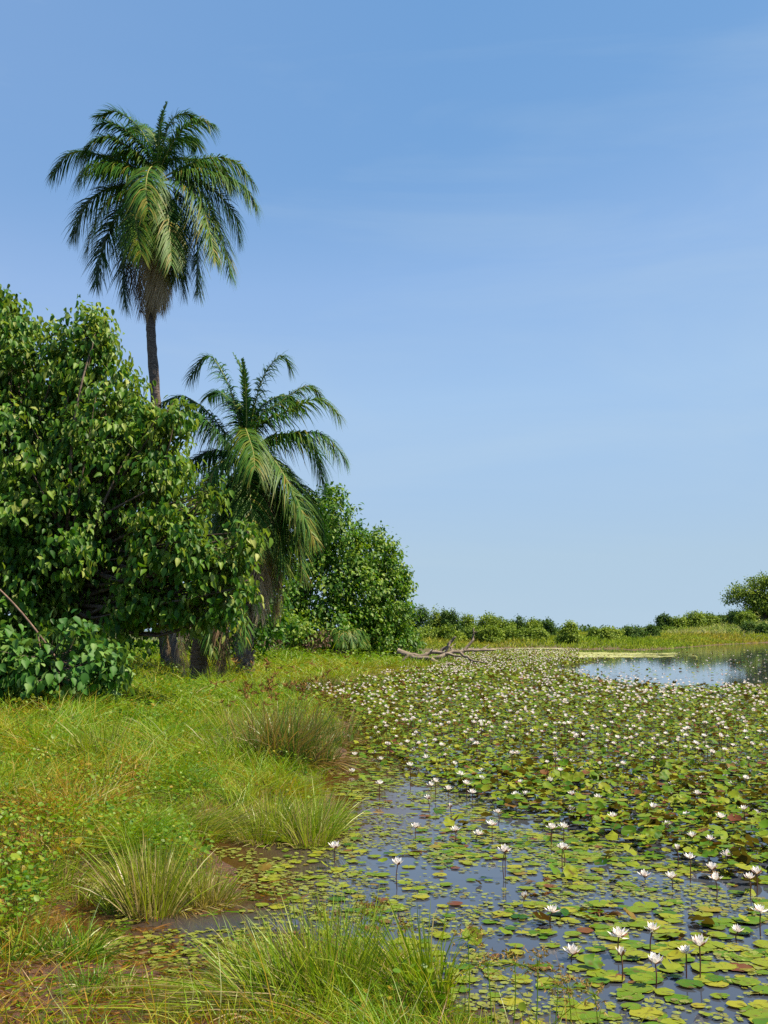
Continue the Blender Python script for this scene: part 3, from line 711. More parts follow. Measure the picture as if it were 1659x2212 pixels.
for px, top, bot, w, Y, mt, tb, s in [(1437, 1327, 1365, 34, 232, 'dark_far_leaf', .4, 'dark rounded tree at the left end of the hill top row'), (1463, 1332, 1368, 36, 230, 'far_leaf', .5, 'leafy tree second from the left in the hill top row'),
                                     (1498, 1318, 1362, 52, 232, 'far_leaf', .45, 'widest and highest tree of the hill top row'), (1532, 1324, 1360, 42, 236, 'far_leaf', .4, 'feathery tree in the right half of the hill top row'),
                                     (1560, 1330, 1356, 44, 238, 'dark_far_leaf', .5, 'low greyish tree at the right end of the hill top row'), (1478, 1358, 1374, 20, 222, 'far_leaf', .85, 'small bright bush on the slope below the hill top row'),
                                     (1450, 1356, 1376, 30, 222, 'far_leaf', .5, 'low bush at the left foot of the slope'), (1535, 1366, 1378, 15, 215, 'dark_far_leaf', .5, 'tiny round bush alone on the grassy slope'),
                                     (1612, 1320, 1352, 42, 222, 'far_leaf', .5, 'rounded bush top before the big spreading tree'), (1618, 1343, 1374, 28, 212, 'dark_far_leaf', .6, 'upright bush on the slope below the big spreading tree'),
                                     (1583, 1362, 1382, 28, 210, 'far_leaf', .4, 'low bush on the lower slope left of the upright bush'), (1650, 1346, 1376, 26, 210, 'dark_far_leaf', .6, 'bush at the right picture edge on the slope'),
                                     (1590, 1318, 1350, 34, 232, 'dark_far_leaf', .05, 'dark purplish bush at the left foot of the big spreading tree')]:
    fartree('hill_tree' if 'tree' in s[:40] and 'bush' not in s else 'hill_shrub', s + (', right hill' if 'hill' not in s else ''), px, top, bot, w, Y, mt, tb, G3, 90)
backtree('spreading_tree', 'large spreading tree on the right hill, crown hanging out to the left', 'tree', 1655, 240,
         [(1605, 1278, 240, 34, 18, 3), (1582, 1292, 240, 18, 14, 2), (1640, 1262, 240, 32, 18, 3), (1668, 1252, 240, 32, 18, 4), (1700, 1262, 240, 50, 26, 4), (1635, 1290, 239, 34, 22, 3), (1660, 1310, 239, 40, 24, 4), (1700, 1310, 239, 50, 30, 4), (1625, 1312, 239, 22, 18, 2)],
         M['far_leaf'], 1500, 10, .42, tintb=.5, spread=.5, r0=.8, down=.3, width=1.3, inner=.25)
# low wooded skyline far beyond the pond
a = Acc()
LB = []
for px in np.arange(860, 1760, 12):
    Y = 430 + rng.uniform(-30, 30); t = 1362 - 5 * rng.random() + (0 if px < 1430 else -2)
    LB.append(lobe(px, t + 6, Y, 12, 8, 3))
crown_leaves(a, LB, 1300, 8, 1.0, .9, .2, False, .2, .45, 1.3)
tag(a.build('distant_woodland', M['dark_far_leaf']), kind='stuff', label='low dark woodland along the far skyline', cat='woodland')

# ------------------------------------------------------------------ ground vegetation (uncountable)
def scatter(n, r0, r1, a0=-.40, a1=.40):
    """points whose density falls with distance squared"""
    r = np.exp(rng.uniform(math.log(r0), math.log(r1), n)); th = rng.uniform(a0, a1, n)
    return r * np.sin(th), r * np.cos(th), r

def grass_field():
    x, y, r = scatter(430000, 3.5, 95)
    sd = land_sd(x, y); k = sd > 0.02; x, y, r, sd = x[k], y[k], r[k], sd[k]
    z = height(x, y, sd); px, py = to_px(x, y, z)
    keep = (rng.random(len(x)) < bare(x, y, px, py) * np.clip(.35 + sd * 1.2, 0, 1)) & (px > -160) & (px < 1500) & ((x < 5))
    # the far bright mat beyond the second palm is kept low
    x, y, z, r, sd, px, py = [v[keep] for v in (x, y, z, r, sd, px, py)]
    n = len(x)
    patch = fbm(x * .9, y * .9, 31); fine = fbm(x * 4, y * 4, 33)
    dry = np.maximum(sstep(.40, .60, patch), .9 * sstep(.30, .55, patch) * (px < 330) * (py > 1640)) * np.clip(1.1 - .0022 * np.abs(py - 1950), .12, 1) * np.where(px < 460, 1, .35)
    tint = .55 + .45 * (fine - .5) + .25 * (fbm(x * 1.9 + 3, y * 1.9, 43) - .5) + rng.normal(0, .10, n) - .50 * dry
    farm = sstep(34, 40, r); fary = farm * sstep(1425, 1450, py)
    tint = np.where(farm > 0, .60 + rng.normal(0, .08, n) - .17 * fary * fbm(x * .15, y * .3, 5) * 1.6, tint)
    stray = rng.random(n)
    tint = np.where(stray < .05, .99, tint); tint = np.where(stray > .95, rng.uniform(0, .25, n), tint)
    lump = fbm(x * 1.9 + 3, y * 1.9, 43); tall = (0.5 + .8 * sstep(.5, .75, fbm(x * .5 + 7, y * .5, 41))) + 1.1 * sstep(.5, .68, lump)
    L = (.22 + .24 * rng.random(n)) * tall * np.where(r < 9.5, .5, 1.05) * np.clip(.5 + sd * .6, .5, 1)
    L = np.where(r > 30, L * 1.25, L)
    W = np.maximum(.0045, r * .00056) * rng.uniform(.7, 1.3, n)
    wx = fbm(x * 1.7, y * 1.7, 51) - .5; wy = fbm(x * 1.7, y * 1.7, 61) - .5
    d = np.stack([wx * 2.4 + rng.normal(0, .38, n), wy * 2.4 + rng.normal(0, .38, n), np.ones(n)], -1)
    bend = np.stack([wx * 1.2 + rng.normal(0, .35, n), wy * 1.2 + rng.normal(0, .35, n), -rng.uniform(.1, .55, n)], -1)
    a = Acc(); blades(a, np.stack([x, y, z - .01], -1), d, L, W, bend, np.clip(tint, 0, 1), 3)
    tag(a.build('grass', M['grass']), 'green and straw coloured grass covering the left bank', 'grass', kind='stuff')
grass_field()

WL_V = np.array([[0, 0, 0], [.42, .30, .05], [.36, .78, .03], [0, 1, -.05], [-.36, .78, .03], [-.42, .30, .05]])
WL_T = [(0, 1, 2), (0, 2, 3), (0, 3, 4), (0, 4, 5)]
def weeds():
    x, y, r = scatter(150000, 4, 75)
    sd = land_sd(x, y); z = height(x, y, sd); px, py = to_px(x, y, z)
    nz = fbm(x * .8, y * .8, 71)
    w = np.where(py > 1480, sstep(.40, .62, nz + .16 * (px < 420) - .28 * (px > 480) + .06 * (py < 1700)), 0)
    w = np.where((py <= 1480) & (r > 37), sstep(30, 60, 1470 - py) * 1.0 + .15, w)
    w = np.where((r > 20) & (r <= 40), np.maximum(w, .5), w)
    k = (sd > .15) & (rng.random(len(x)) < w) & (rng.random(len(x)) < bare(x, y, px, py) ** 3) & (px > -150) & (x < 4)
    x, y, z, r, px, py = [v[k] for v in (x, y, z, r, px, py)]; n = len(x)
    h = rng.uniform(.05, .30, n) * np.where(r > 38, 1.8, 1)
    size = np.maximum(.035, r * .0022) * rng.uniform(.6, 1.3, n)
    size = np.where(rng.random(n) < .07, size * 1.8, size)
    tipd = rng.normal(size=(n, 3)) * [1, 1, .35]; nor = np.stack([rng.normal(0, .45, n), rng.normal(0, .45, n), np.ones(n)], -1)
    tint = np.clip(.60 + .5 * (fbm(x * 2, y * 2, 81) - .5) + rng.normal(0, .15, n), 0, 1)
    tint = np.where(rng.random(n) < .06, .08, tint); tint = np.where(r > 38, np.clip(tint, .42, .75), tint)
    a = Acc(); a.inst(WL_V, WL_T, None, frames(tipd, nor, size), np.stack([x, y, z + h], -1), tint)
    # thin stalks under the leaves
    m = r < 22
    blades(a, np.stack([x, y, z], -1)[m], np.tile([0, 0, 1.0], (m.sum(), 1)) + rng.normal(0, .12, (m.sum(), 3)), h[m], np.maximum(.004, r[m] * .0004), np.zeros((m.sum(), 3)), tint[m], 2)
    tag(a.build('ground_cover', M['weed']), 'small round-leaved weeds growing through the bank grass', 'ground cover', kind='stuff')
weeds()

def far_grass():
    # tall meadow grass on the far shore, and savanna grass on the hill
    n = 120000
    th = rng.uniform(-.02, .40, n); r = rng.uniform(110, 420, n) ** 1.0
    x = r * np.sin(th); y = r * np.cos(th); sd = land_sd(x, y); k = (sd > .2) & (y > 100); x, y, r, sd = x[k], y[k], r[k], sd[k]
    z = height(x, y, sd); n = len(x); hill = sstep(.7, 2.0, z)
    L = np.where(hill > .5, .9, .6) * rng.uniform(.6, 1.3, n) * np.clip(.5 + sd / 12, .5, 1)
    W = r * .0011 * rng.uniform(.6, 1.3, n)
    d = np.stack([rng.normal(0, .3, n), rng.normal(0, .3, n), np.ones(n)], -1); b = np.stack([rng.normal(.2, .3, n), rng.normal(0, .3, n), -rng.uniform(0, .3, n)], -1)
    P = np.stack([x, y, z - .02], -1)
    for nm, mk, mat, lab in (('meadow_grass', hill <= .5, 'meadow', 'yellow-green grass along the far shore'), ('hill_grass', hill > .5, 'savanna', 'tall pale dry grass on the right hill')):
        nz = fbm(x * .08, y * .05, 91); t = np.clip(.5 + 1.2 * (nz - .5) + rng.normal(0, .15, n), 0, 1)
        a = Acc(); blades(a, P[mk], d[mk], L[mk], W[mk], b[mk], t[mk], 2)
        tag(a.build(nm, M[mat]), lab, 'grass', kind='stuff')
far_grass()

# ------------------------------------------------------------------ tussocks
def tussock(name, label, px, py, nb, L, rad, lean=(0, 0), open_=.45, mat='tussock', tintb=.5, tsd=.16, wid=.006, segs=4, droop=.35, z=None, parts=None, group='grass tussocks on the bank', flat=0):
    c = on_plane(px, py, z if z is not None else .08)
    zz = max(hz(c[0], c[1]), -.03)
    c[2] = zz
    root = thing(name, label, 'grass tussock', tuple(c), group)
    an = rng.uniform(0, 2 * PI, nb); q = np.sqrt(rng.random(nb)); rr = rad * q
    o = np.stack([np.cos(an) * rr, np.sin(an) * rr * .8, np.zeros(nb)], -1)
    P = o.copy(); P[:, 2] = -.04
    sp = open_ * q * rng.uniform(.5, 1.4, nb)
    nsub = 7; gi = rng.integers(0, nsub, nb); gx = rng.normal(0, .20, nsub)[gi]; gy = rng.normal(0, .16, nsub)[gi]; gl = rng.uniform(.5, 1.15, nsub)[gi]; gt = rng.normal(0, .09, nsub)[gi]
    go = rng.normal(0, rad * .75, (nsub, 2)); P[:, 0] = P[:, 0] * .6 + go[gi, 0]; P[:, 1] = P[:, 1] * .6 + go[gi, 1] * .7
    d = np.stack([np.cos(an) * sp + lean[0] + gx + rng.normal(0, .14, nb), np.sin(an) * sp + lean[1] + gy + rng.normal(0, .14, nb), np.ones(nb)], -1)
    LL = L * 1.0 * rng.uniform(.45, 1.15, nb) * gl; sp = sp * .75
    b = np.stack([np.cos(an) * sp * .5 + lean[0] * .5 + rng.normal(0, .08, nb), np.sin(an) * sp * .5 + lean[1] * .5 + rng.normal(0, .08, nb), -droop * rng.uniform(.2, 1.2, nb) * (.3 + q)], -1)
    t = np.clip(tintb + gt + rng.normal(0, tsd, nb), 0, 1); t = np.where(rng.random(nb) < .12, .05, t)
    a = Acc(); blades(a, P, d, LL, np.full(nb, wid) * rng.uniform(.6, 1.3, nb), b, t, segs)
    o1 = a.build('blades', M[mat], root)
    # dry thatch round the base
    nb2 = nb // 5
    an = rng.uniform(0, 2 * PI, nb2)
    P = np.stack([np.cos(an) * rad * .9, np.sin(an) * rad * .8, np.full(nb2, .03)], -1)
    d = np.stack([np.cos(an) * 1.2, np.sin(an) * 1.2, rng.uniform(.1, .7, nb2)], -1)
    a = Acc(); blades(a, P, d, L * rng.uniform(.25, .6, nb2), np.full(nb2, wid), np.stack([np.cos(an) * .2, np.sin(an) * .2, -rng.uniform(.3, .7, nb2)], -1), np.clip(rng.normal(.08, .06, nb2), 0, 1), 3)
    a.build('dry_thatch', M[mat], root)
    if parts == 'seeds':
        a = Acc(); ns = 34
        idx = rng.integers(0, nb, ns)
        an = rng.uniform(0, 2 * PI, ns); Ls = L * rng.uniform(.8, 1.25, ns)
        for i in range(ns):
            s = np.array([math.cos(an[i]), math.sin(an[i]), 0]) * rng.uniform(.1, .5)
            base = np.array([math.cos(an[i]), math.sin(an[i]), 0]) * rad * .7 * rng.random()
            tip = base + (s + [0, 0, 1]) * Ls[i]
            k = 9; dd = rng.normal(size=(k, 3)) + [0, 0, .4]
            blades(a, np.tile(tip, (k, 1)), dd, rng.uniform(.04, .10, k), np.full(k, .016), np.zeros((k, 3)), np.clip(rng.normal(.3, .25, k), 0, 1), 2)
            blades(a, base[None], (tip - base)[None], np.array([Ls[i] * 1.03]), np.array([.006]), np.zeros((1, 3)), np.array([.8]), 3)
        a.build('seed_heads', M['seed'], root)
    return root

tussock('grass_tussock', 'largest tussock of long green blades in the foreground, standing at the water edge', 715, 2168, 1600, .76, .28, (-.02, .05), .38, tintb=.5, droop=.3, wid=.0085)
tussock('grass_tussock', 'swept-over tussock with pale flattened blades, left of the largest foreground tussock', 690, 2145, 620, .60, .24, (-.8, .02), .35, tintb=.42, tsd=.2, droop=.75, wid=.0085)
tussock('grass_tussock', 'matted brownish tussock lying flat below the largest foreground tussock', 610, 2200, 380, .58, .30, (-1.6, -.05), .4, tintb=.3, tsd=.2, droop=.8, wid=.0075)
tussock('grass_tussock', 'thin yellow-green tussock left of the largest foreground tussock, in the brown water', 550, 2065, 260, .38, .2, (-.15, 0), .6, tintb=.42, droop=.5, wid=.0075)
tussock('grass_tussock', 'second foreground tussock, fanned and upright at the edge of the brown channel', 375, 1932, 1300, .64, .24, (-.08, .05), .45, tintb=.38, droop=.2, wid=.009)
tussock('grass_tussock', 'small straw-coloured tussock right beside the fanned one', 455, 1932, 320, .45, .11, (.12, 0), .6, tintb=.10, tsd=.12, droop=.15, wid=.009)
tussock('grass_tussock', 'bright green rounded tussock between the brown channel and the open lilies', 605, 1795, 1300, .66, .28, (0, .05), .42, tintb=.48, droop=.4, wid=.009)
tussock('grass_tussock', 'bright green tussock leaning over the water, right of the rounded one', 670, 1772, 700, .60, .24, (.12, .1), .55, tintb=.48, droop=.5, wid=.009)
tussock('sedge_tussock', 'dark green sedge tussock with brown seed heads at the water edge', 640, 1650, 1500, 1.25, .50, (.08, .05), .34, mat='sedge', tintb=.42, tsd=.28, droop=.4, wid=.013, parts='seeds')
tussock('sedge_tussock', 'sprawling sedge tussock with drooping straw tips, left of the dark green sedge', 555, 1648, 1100, .95, .42, (-.15, .05), .5, mat='sedge', tintb=.42, tsd=.25, droop=.7, wid=.012, parts='seeds')
tussock('grass_tussock', 'low fresh green tussock on the mud at lower left', 190, 2050, 420, .36, .13, (.1, 0), .7, tintb=.75, droop=.45, wid=.008)
tussock('grass_tussock', 'small dark green tuft on the mud, below the low fresh one', 208, 2135, 260, .20, .12, (0, 0), .7, tintb=.8, droop=.4, wid=.007)
tussock('grass_tussock', 'small green tuft on the mud, right of the small dark one', 300, 2140, 240, .20, .13, (0, 0), .6, tintb=.6, droop=.4, wid=.0075)
tussock('grass_tussock', 'broad-bladed tuft at the left edge above the mud', 35, 2070, 320, .30, .22, (0, 0), .7, tintb=.75, droop=.5, wid=.010)
tussock('grass_tussock', 'tall pale green tuft standing in the upper bank, below the palm trunks', 515, 1575, 600, .85, .35, (0, 0), .4, tintb=.42, droop=.25, wid=.012, z=.35)
tussock('grass_tussock', 'upright tuft among the round-leaved weeds of the upper left bank', 235, 1600, 500, .75, .3, (0, 0), .5, tintb=.4, droop=.25, wid=.012, z=.5)
tussock('grass_tussock', 'silky swept tuft in the middle of the bank', 425, 1745, 900, .60, .40, (.55, 0), .5, tintb=.36, droop=.6, wid=.008, z=.25)
tussock('grass_tussock', 'grey-green swept tuft at the left of the bank, above the mud', 100, 1850, 600, .42, .32, (.3, 0), .7, tintb=.45, droop=.6, wid=.007, z=.3)
tussock('grass_tussock', 'reedy tuft in the dark water of the far inlet', 690, 1488, 600, .65, .9, (0, 0), .3, mat='sedge', tintb=.4, droop=.2, wid=.02, z=.02)
tussock('sedge_tussock', 'brown-headed sedge tuft behind the dark green sedge', 700, 1600, 500, .9, .5, (.1, .1), .45, mat='sedge', tintb=.4, tsd=.25, droop=.3, wid=.013, parts='seeds')
tussock('grass_tussock', 'dark tuft standing in for the trunk shadow at the foot of the shorter palm', 527, 1490, 900, .7, .8, (0, 0), .5, mat='sedge', tintb=.7, droop=.4, wid=.022, z=.3)  # dark blades added in place of the palm trunk's cast shadow

# near blades rising from below the frame along the bottom
def near_blades():
    n = 750
    px = np.where(rng.random(n) < .3, rng.uniform(-60, 500, n), rng.uniform(450, 1340, n)); py = rng.uniform(2215, 2420, n)
    P = np.array([on_plane(a, b, .1) for a, b in zip(px, py)])
    sd = land_sd(P[:, 0], P[:, 1]); k = sd > -.35; P = P[k]; n = len(P)
    P[:, 2] = np.maximum(height(P[:, 0], P[:, 1]), -.05)
    L = rng.uniform(.12, .45, n) * np.where(rng.random(n) < .12, 1.5, 1)
    d = np.stack([rng.normal(0, .4, n), rng.normal(0, .3, n), np.ones(n)], -1); b = np.stack([rng.normal(0, .3, n), rng.normal(0, .3, n), -rng.uniform(0, .5, n)], -1)
    t = np.clip(rng.normal(.42, .14, n), 0, 1); t = np.where(rng.random(n) < .15, 1.0, t)
    a = Acc(); blades(a, P, d, L, np.full(n, .0055) * rng.uniform(.6, 1.3, n), b, t, 4)
    tag(a.build('foreground_grass', M['grass']), 'sparse long grass blades along the bottom of the view', 'grass', kind='stuff')
near_blades()

def litter():
    n = 5200; px = rng.uniform(-40, 760, n); py = rng.uniform(1880, 2300, n)
    P = np.array([on_plane(a, b, .05) for a, b in zip(px, py)])
    z = height(P[:, 0], P[:, 1]); k = z > -.12; P = P[k]; P[:, 2] = np.maximum(z[k], 0) + .008; n = len(P)
    d = rng.normal(size=(n, 3)) * [1, 1, .12]
    a = Acc(); blades(a, P, d, rng.uniform(.03, .16, n), rng.uniform(.004, .012, n), rng.normal(0, .15, (n, 3)) * [1, 1, .2], np.where(rng.random(n) < .7, rng.uniform(0, .22, n), rng.uniform(.4, .8, n)), 3)
    tag(a.build('plant_litter', M['grass']), 'brown straw and dead leaves lying on the wet mud at lower left', 'plant litter', kind='stuff')
litter()

def umbel_sedge(px, py, h, lab, grp='flowering sedges at the bottom water edge', n=26, tb=.75, r=.09):
    c = on_plane(px, py, 0); c[2] = max(hz(c[0], c[1]), -.02)
    root = thing('flowering_sedge', lab, 'sedge', tuple(c), grp)
    a = Acc(); b = Acc()
    lean = np.array([rng.normal(0, .12), rng.normal(0, .12), 1.0])
    tip = lean * h
    tube(b, spline([[0, 0, -.03], tip * .5 + [.01, 0, 0], tip], 6), [.0035, .003, .003, .0025, .0025, .002], 5, .7)
    for i in range(n):
        d = unit(rng.normal(size=3) + [0, 0, .5]); L = r * rng.uniform(.4, 1)
        e = tip + d * L
        blades(b, tip[None], (d * L)[None], np.array([L]), np.array([.003]), np.zeros((1, 3)), np.array([.6]), 2)
        k = 6; dd = unit(rng.normal(size=(k, 3)) + d * .6)
        blades(a, np.tile(e, (k, 1)), dd, rng.uniform(.012, .028, k), np.full(k, .006), np.zeros((k, 3)), np.clip(rng.normal(tb, .2, k), 0, 1), 2)
    k = 4; dd = rng.normal(size=(k, 3)) * [1, 1, .3] + [0, 0, .1]
    blades(b, np.tile(tip, (k, 1)), dd, rng.uniform(.08, .2, k), np.full(k, .005), np.tile([0, 0, -.4], (k, 1)), np.full(k, .5), 3)
    a.build('seed_head', M['seed'], root); b.build('stem', M['tussock'], root)
for px, py, h, lab in [(1010, 2235, .42, 'leftmost'), (1060, 2280, .36, 'second from left'), (1105, 2250, .34, 'third from left'), (1150, 2300, .40, 'middle'), (1190, 2260, .28, 'third from right'), (1230, 2300, .32, 'second from right'), (1290, 2300, .30, 'rightmost')]:
    umbel_sedge(px, py, h, 'spiky yellow-green sedge head over the bottom water edge, %s of seven' % lab)
for i, (px, py, h) in enumerate([(790, 2050, .26), (830, 2060, .30), (765, 2080, .34), (850, 2085, .24), (810, 2100, .36), (735, 2060, .22), (870, 2110, .30), (700, 2090, .30)]):
    umbel_sedge(px, py, h, 'thin reddish-brown sedge head rising behind the largest foreground tussock', 'reddish sedge heads behind the largest tussock', 14, .25, .06)

# ------------------------------------------------------------------ lily pads
def pad_template(n, cup=0.0, wave=0.03, rag=.05):
    an = np.linspace(.12, 2 * PI - .12, n)
    r = 1 + .03 * np.sin(an * 5) + rng.uniform(-rag, rag, n)
    V = [[0, 0, 0]]
    for a_, r_ in zip(an, r): V.append([r_ * .55 * math.cos(a_), r_ * .55 * math.sin(a_), cup * .3])
    for a_, r_ in zip(an, r): V.append([r_ * math.cos(a_), r_ * math.sin(a_), cup + wave * math.sin(a_ * 4 + 1)])
    T = [(0, 1 + i, 2 + i) for i in range(n - 1)]; Q = [(1 + i, 1 + n + i, 2 + n + i, 2 + i) for i in range(n - 1)]
    return np.array(V), T, Q
PAD_HIS = [pad_template(18, 0.0, .012, g) for g in (.02, .05, .10, .14)]; PAD_CUPS = [pad_template(14, c_, w_, .07) for c_, w_ in ((.16, .05), (.28, .10), (-.10, .14), (.05, .2))]
def pad_lo(n=8, cup=.12):
    an = np.linspace(.2, 2 * PI - .2, n)
    V = [[0, 0, 0]] + [[math.cos(t), math.sin(t), cup * (1 if i % 2 else .3)] for i, t in enumerate(an)]
    return np.array(V), [(0, 1 + i, 2 + i) for i in range(n - 1)], None
PAD_LO = pad_lo()

def dense_edge(px):
    return np.interp(px, [690, 760, 850, 950, 1100, 1250, 1400, 1550, 1700, 1900], [1560, 1590, 1625, 1680, 1740, 1800, 1850, 1890, 1900, 1910])

def zones(px, py, x, y):
    """returns dense-lily weight, sparse flat-pad weight, open water far"""
    nz = fbm(x * .5, y * .5, 101)
    e = dense_edge(px) + 90 * (nz - .5)
    dense = sstep(-25, 25, e - py)
    # far open water
    top = np.interp(px, [1180, 1230, 1300, 1659, 2000], [1440, 1440, 1424, 1420, 1420])
    bot = np.interp(px, [1180, 1230, 1330, 1480, 1659, 2000], [1440, 1458, 1476, 1487, 1484, 1484])
    open_ = sstep(-3, 3, py - top) * sstep(-3, 3, bot - py)
    farcut = sstep(1404, 1408, py)
    dense = dense * (1 - open_ * .985) * farcut
    right = px > 1250
    dense = np.where(right & (py < 1424), dense * .03, dense)
    sparse = 1 - dense
    sparse = np.where(py < 1500, 0, sparse)
    hole = np.exp(-(((px - 850 - (1780 - py) * .25) / 75) ** 2 + ((py - 1790) / 120) ** 2) ** 1.5)
    hole2 = np.exp(-(((px - 960) / 100) ** 2 + ((py - 1960) / 70) ** 2) ** 1.5) * .5
    br = sstep(2000, 2120, py) * sstep(1050, 1250, px)
    rt = sstep(1150, 1400, px) * sstep(1980, 1850, py)
    dens = .66 + .45 * np.maximum(br, rt) + .25 * sstep(1690, 1600, py)
    dens = dens * (1 - .92 * hole) * (1 - hole2) * np.clip(.15 + 2.1 * (fbm(x * 1.3, y * 1.3, 111) - .22), .1, 1.25)
    dens = np.where(px < 760, dens * .5, dens)
    return dense, sparse * dens, open_

def sample_area(y0, y1, dens, xmin=-.12, xmax=.43):
    # uniform density (per m2) in the wedge
    A = .5 * (xmax - xmin) * (y1 ** 2 - y0 ** 2)
    n = int(A * dens); y = np.sqrt(rng.uniform(y0 ** 2, y1 ** 2, n)); x = y * rng.uniform(xmin, xmax, n)
    return x, y

def tilt_frames(n, size, tilt, az=None):
    th = rng.uniform(0, 2 * PI, n); az = rng.uniform(0, 2 * PI, n) if az is None else az
    nor = np.stack([np.sin(tilt) * np.cos(az), np.sin(tilt) * np.sin(az), np.cos(tilt)], -1)
    d = np.stack([np.cos(th), np.sin(th), np.zeros(n)], -1)
    Y = unit(d - nor * np.sum(d * nor, -1, keepdims=True)); X = np.cross(Y, nor)
    asp = rng.uniform(.85, 1.0, n)
    return np.stack([X * asp[:, None], Y, nor], -1) * size[:, None, None]

pads = Acc()
near_list = []   # candidates for individual pads
for y0, y1, dn in ((5.0, 9, 105), (9, 16, 140), (16, 30, 190), (30, 75, 62), (75, 125, 16)):
    x, y = sample_area(y0, y1, dn)
    sd = land_sd(x, y); px, py = to_px(x, y, 0); de, sp, op = zones(px, py, x, y)
    u = rng.random(len(x))
    isd = u < de; iss = (~isd) & (rng.random(len(x)) < sp)
    k = (isd | iss) & (sd < -.12) & (px > 560)
    x, y, isd, px, py = x[k], y[k], isd[k], px[k], py[k]; n = len(x)
    big = sstep(1150, 1400, px) * sstep(1600, 1900, py)
    size = np.where(isd, rng.uniform(.035, .078, n) * np.where(y > 16, .76, 1), rng.uniform(.018, .07, n) ** 1.0 + big * rng.uniform(0, .032, n))
    size = size * (1 if y1 <= 30 else 1.5) * (1.2 if y1 > 75 else 1)
    tilt = np.where(isd, np.abs(rng.normal(.0, .24, n)) + (rng.random(n) < .08) * rng.uniform(.2, .9, n), np.abs(rng.normal(0, .025, n)))
    tilt = np.where((~isd) & (rng.random(n) < .07), rng.uniform(.2, .8, n), tilt)
    tilt = np.clip(tilt, 0, 1.25) * (y > 6.6)
    zz = .008 + np.where(isd, rng.uniform(0, .13, n), rng.uniform(0, .006, n)) + size * np.sin(tilt) * .9
    tint = np.where(isd, rng.normal(.61, .18, n), rng.normal(.56, .19, n))
    v = rng.random(n); tint = np.where(v < np.where(isd, .07, .035), rng.uniform(0, .12, n), tint); tint = np.where(v > .95, rng.uniform(.18, .3, n), tint); tint = np.clip(tint, 0, 1)
    Mx = tilt_frames(n, size, tilt); P = np.stack([x, y, zz], -1)
    if y1 <= 16:
        app = size / y * np.where(isd, 1, 1.0)
        for i in np.argsort(-app)[:900]: near_list.append((app[i], P[i], Mx[i], tint[i], bool(tilt[i] > .2), bool(isd[i]), i, y1))
        near_sets = (P, Mx, tint, tilt, isd, size)
        near_all = globals().setdefault('near_all', {}); near_all[y1] = near_sets
    else:
        if y1 <= 30:
            pads.inst(*PAD_LO[:2], PAD_LO[2], Mx, P, tint)
        else: pads.inst(*PAD_LO[:2], PAD_LO[2], Mx, P, tint)
near_list.sort(key=lambda t: -t[0])
vis = []
for c in near_list:
    px, py = to_px(*c[1]); 
    if px < 1670 and py < 2225: vis.append(c)
chosen = vis[:290]
used = {(c[7], c[6]) for c in chosen}
for y1, (P, Mx, tint, tilt, isd, size) in near_all.items():
    keep = np.array([(y1, i) not in used for i in range(len(P))])
    f = keep & (tilt < .15); g = keep & ~f
    sel = rng.integers(0, 4, len(P))
    for q in range(4): pads.inst(*PAD_HIS[q], Mx[f & (sel == q)], P[f & (sel == q)], tint[f & (sel == q)]); pads.inst(*PAD_CUPS[q], Mx[g & (sel == q)], P[g & (sel == q)], tint[g & (sel == q)])
tag(pads.build('lily_pads', M['pad']), 'dense green carpet of water lily leaves covering the pond', 'lily pads', kind='stuff')
for c in chosen:
    a = Acc(); tpl = (PAD_CUPS if c[4] else PAD_HIS)[rng.integers(4)]
    a.inst(*tpl, c[2][None], np.zeros((1, 3)), np.array([c[3]]))
    o = a.build('lily_pad', M['pad']); o.location = c[1]
    if c[3] < .15: lab = ('tilted ' if c[4] else 'flat ') + 'withered reddish-brown lily pad among green pads'
    elif c[3] < .34: lab = ('upturned ' if c[4] else 'flat ') + 'yellowing lily pad among greener pads'
    elif c[4]: lab = 'green lily pad with its rim lifted off the water' + (' in the dense lily carpet' if c[5] else ' in the looser near pads')
    else: lab = ('large' if c[2][:, 1].dot(c[2][:, 1]) ** .5 > .1 else 'small') + ' round green lily pad lying flat on the near water' + (', deep green' if c[3] > .6 else ', yellow-green')
    tag(o, lab, 'lily pad', 'near lily pads on the pond')

# small floating weed between the pads and in the brown channel
def floatweed():
    x, y = sample_area(5.2, 20, 620, -.42, .43)
    sd = land_sd(x, y); px, py = to_px(x, y, 0)
    de, sp, op = zones(px, py, x, y)
    nz = fbm(x * 2.2, y * 2.2, 121)
    w = np.clip((nz - .36) * 3.5, 0, 1) * .8 * (1 - de)
    w = np.where(px < 740, np.clip((nz - .35) * 3, 0, 1) * .9, w)
    k = (sd < -.03) & (rng.random(len(x)) < w)
    x, y, px = x[k], y[k], px[k]; n = len(x)
    size = rng.uniform(.008, .030, n); tint = np.clip(rng.normal(.55, .2, n), 0, 1)
    a = Acc(); a.inst(*PAD_LO[:2], None, tilt_frames(n, size, np.abs(rng.normal(0, .1, n))), np.stack([x, y, rng.uniform(.004, .012, n)], -1), tint)
    tag(a.build('floating_weed', M['algae']), 'tiny floating leaves and weed scattered on the near water', 'floating weed', kind='stuff')
floatweed()
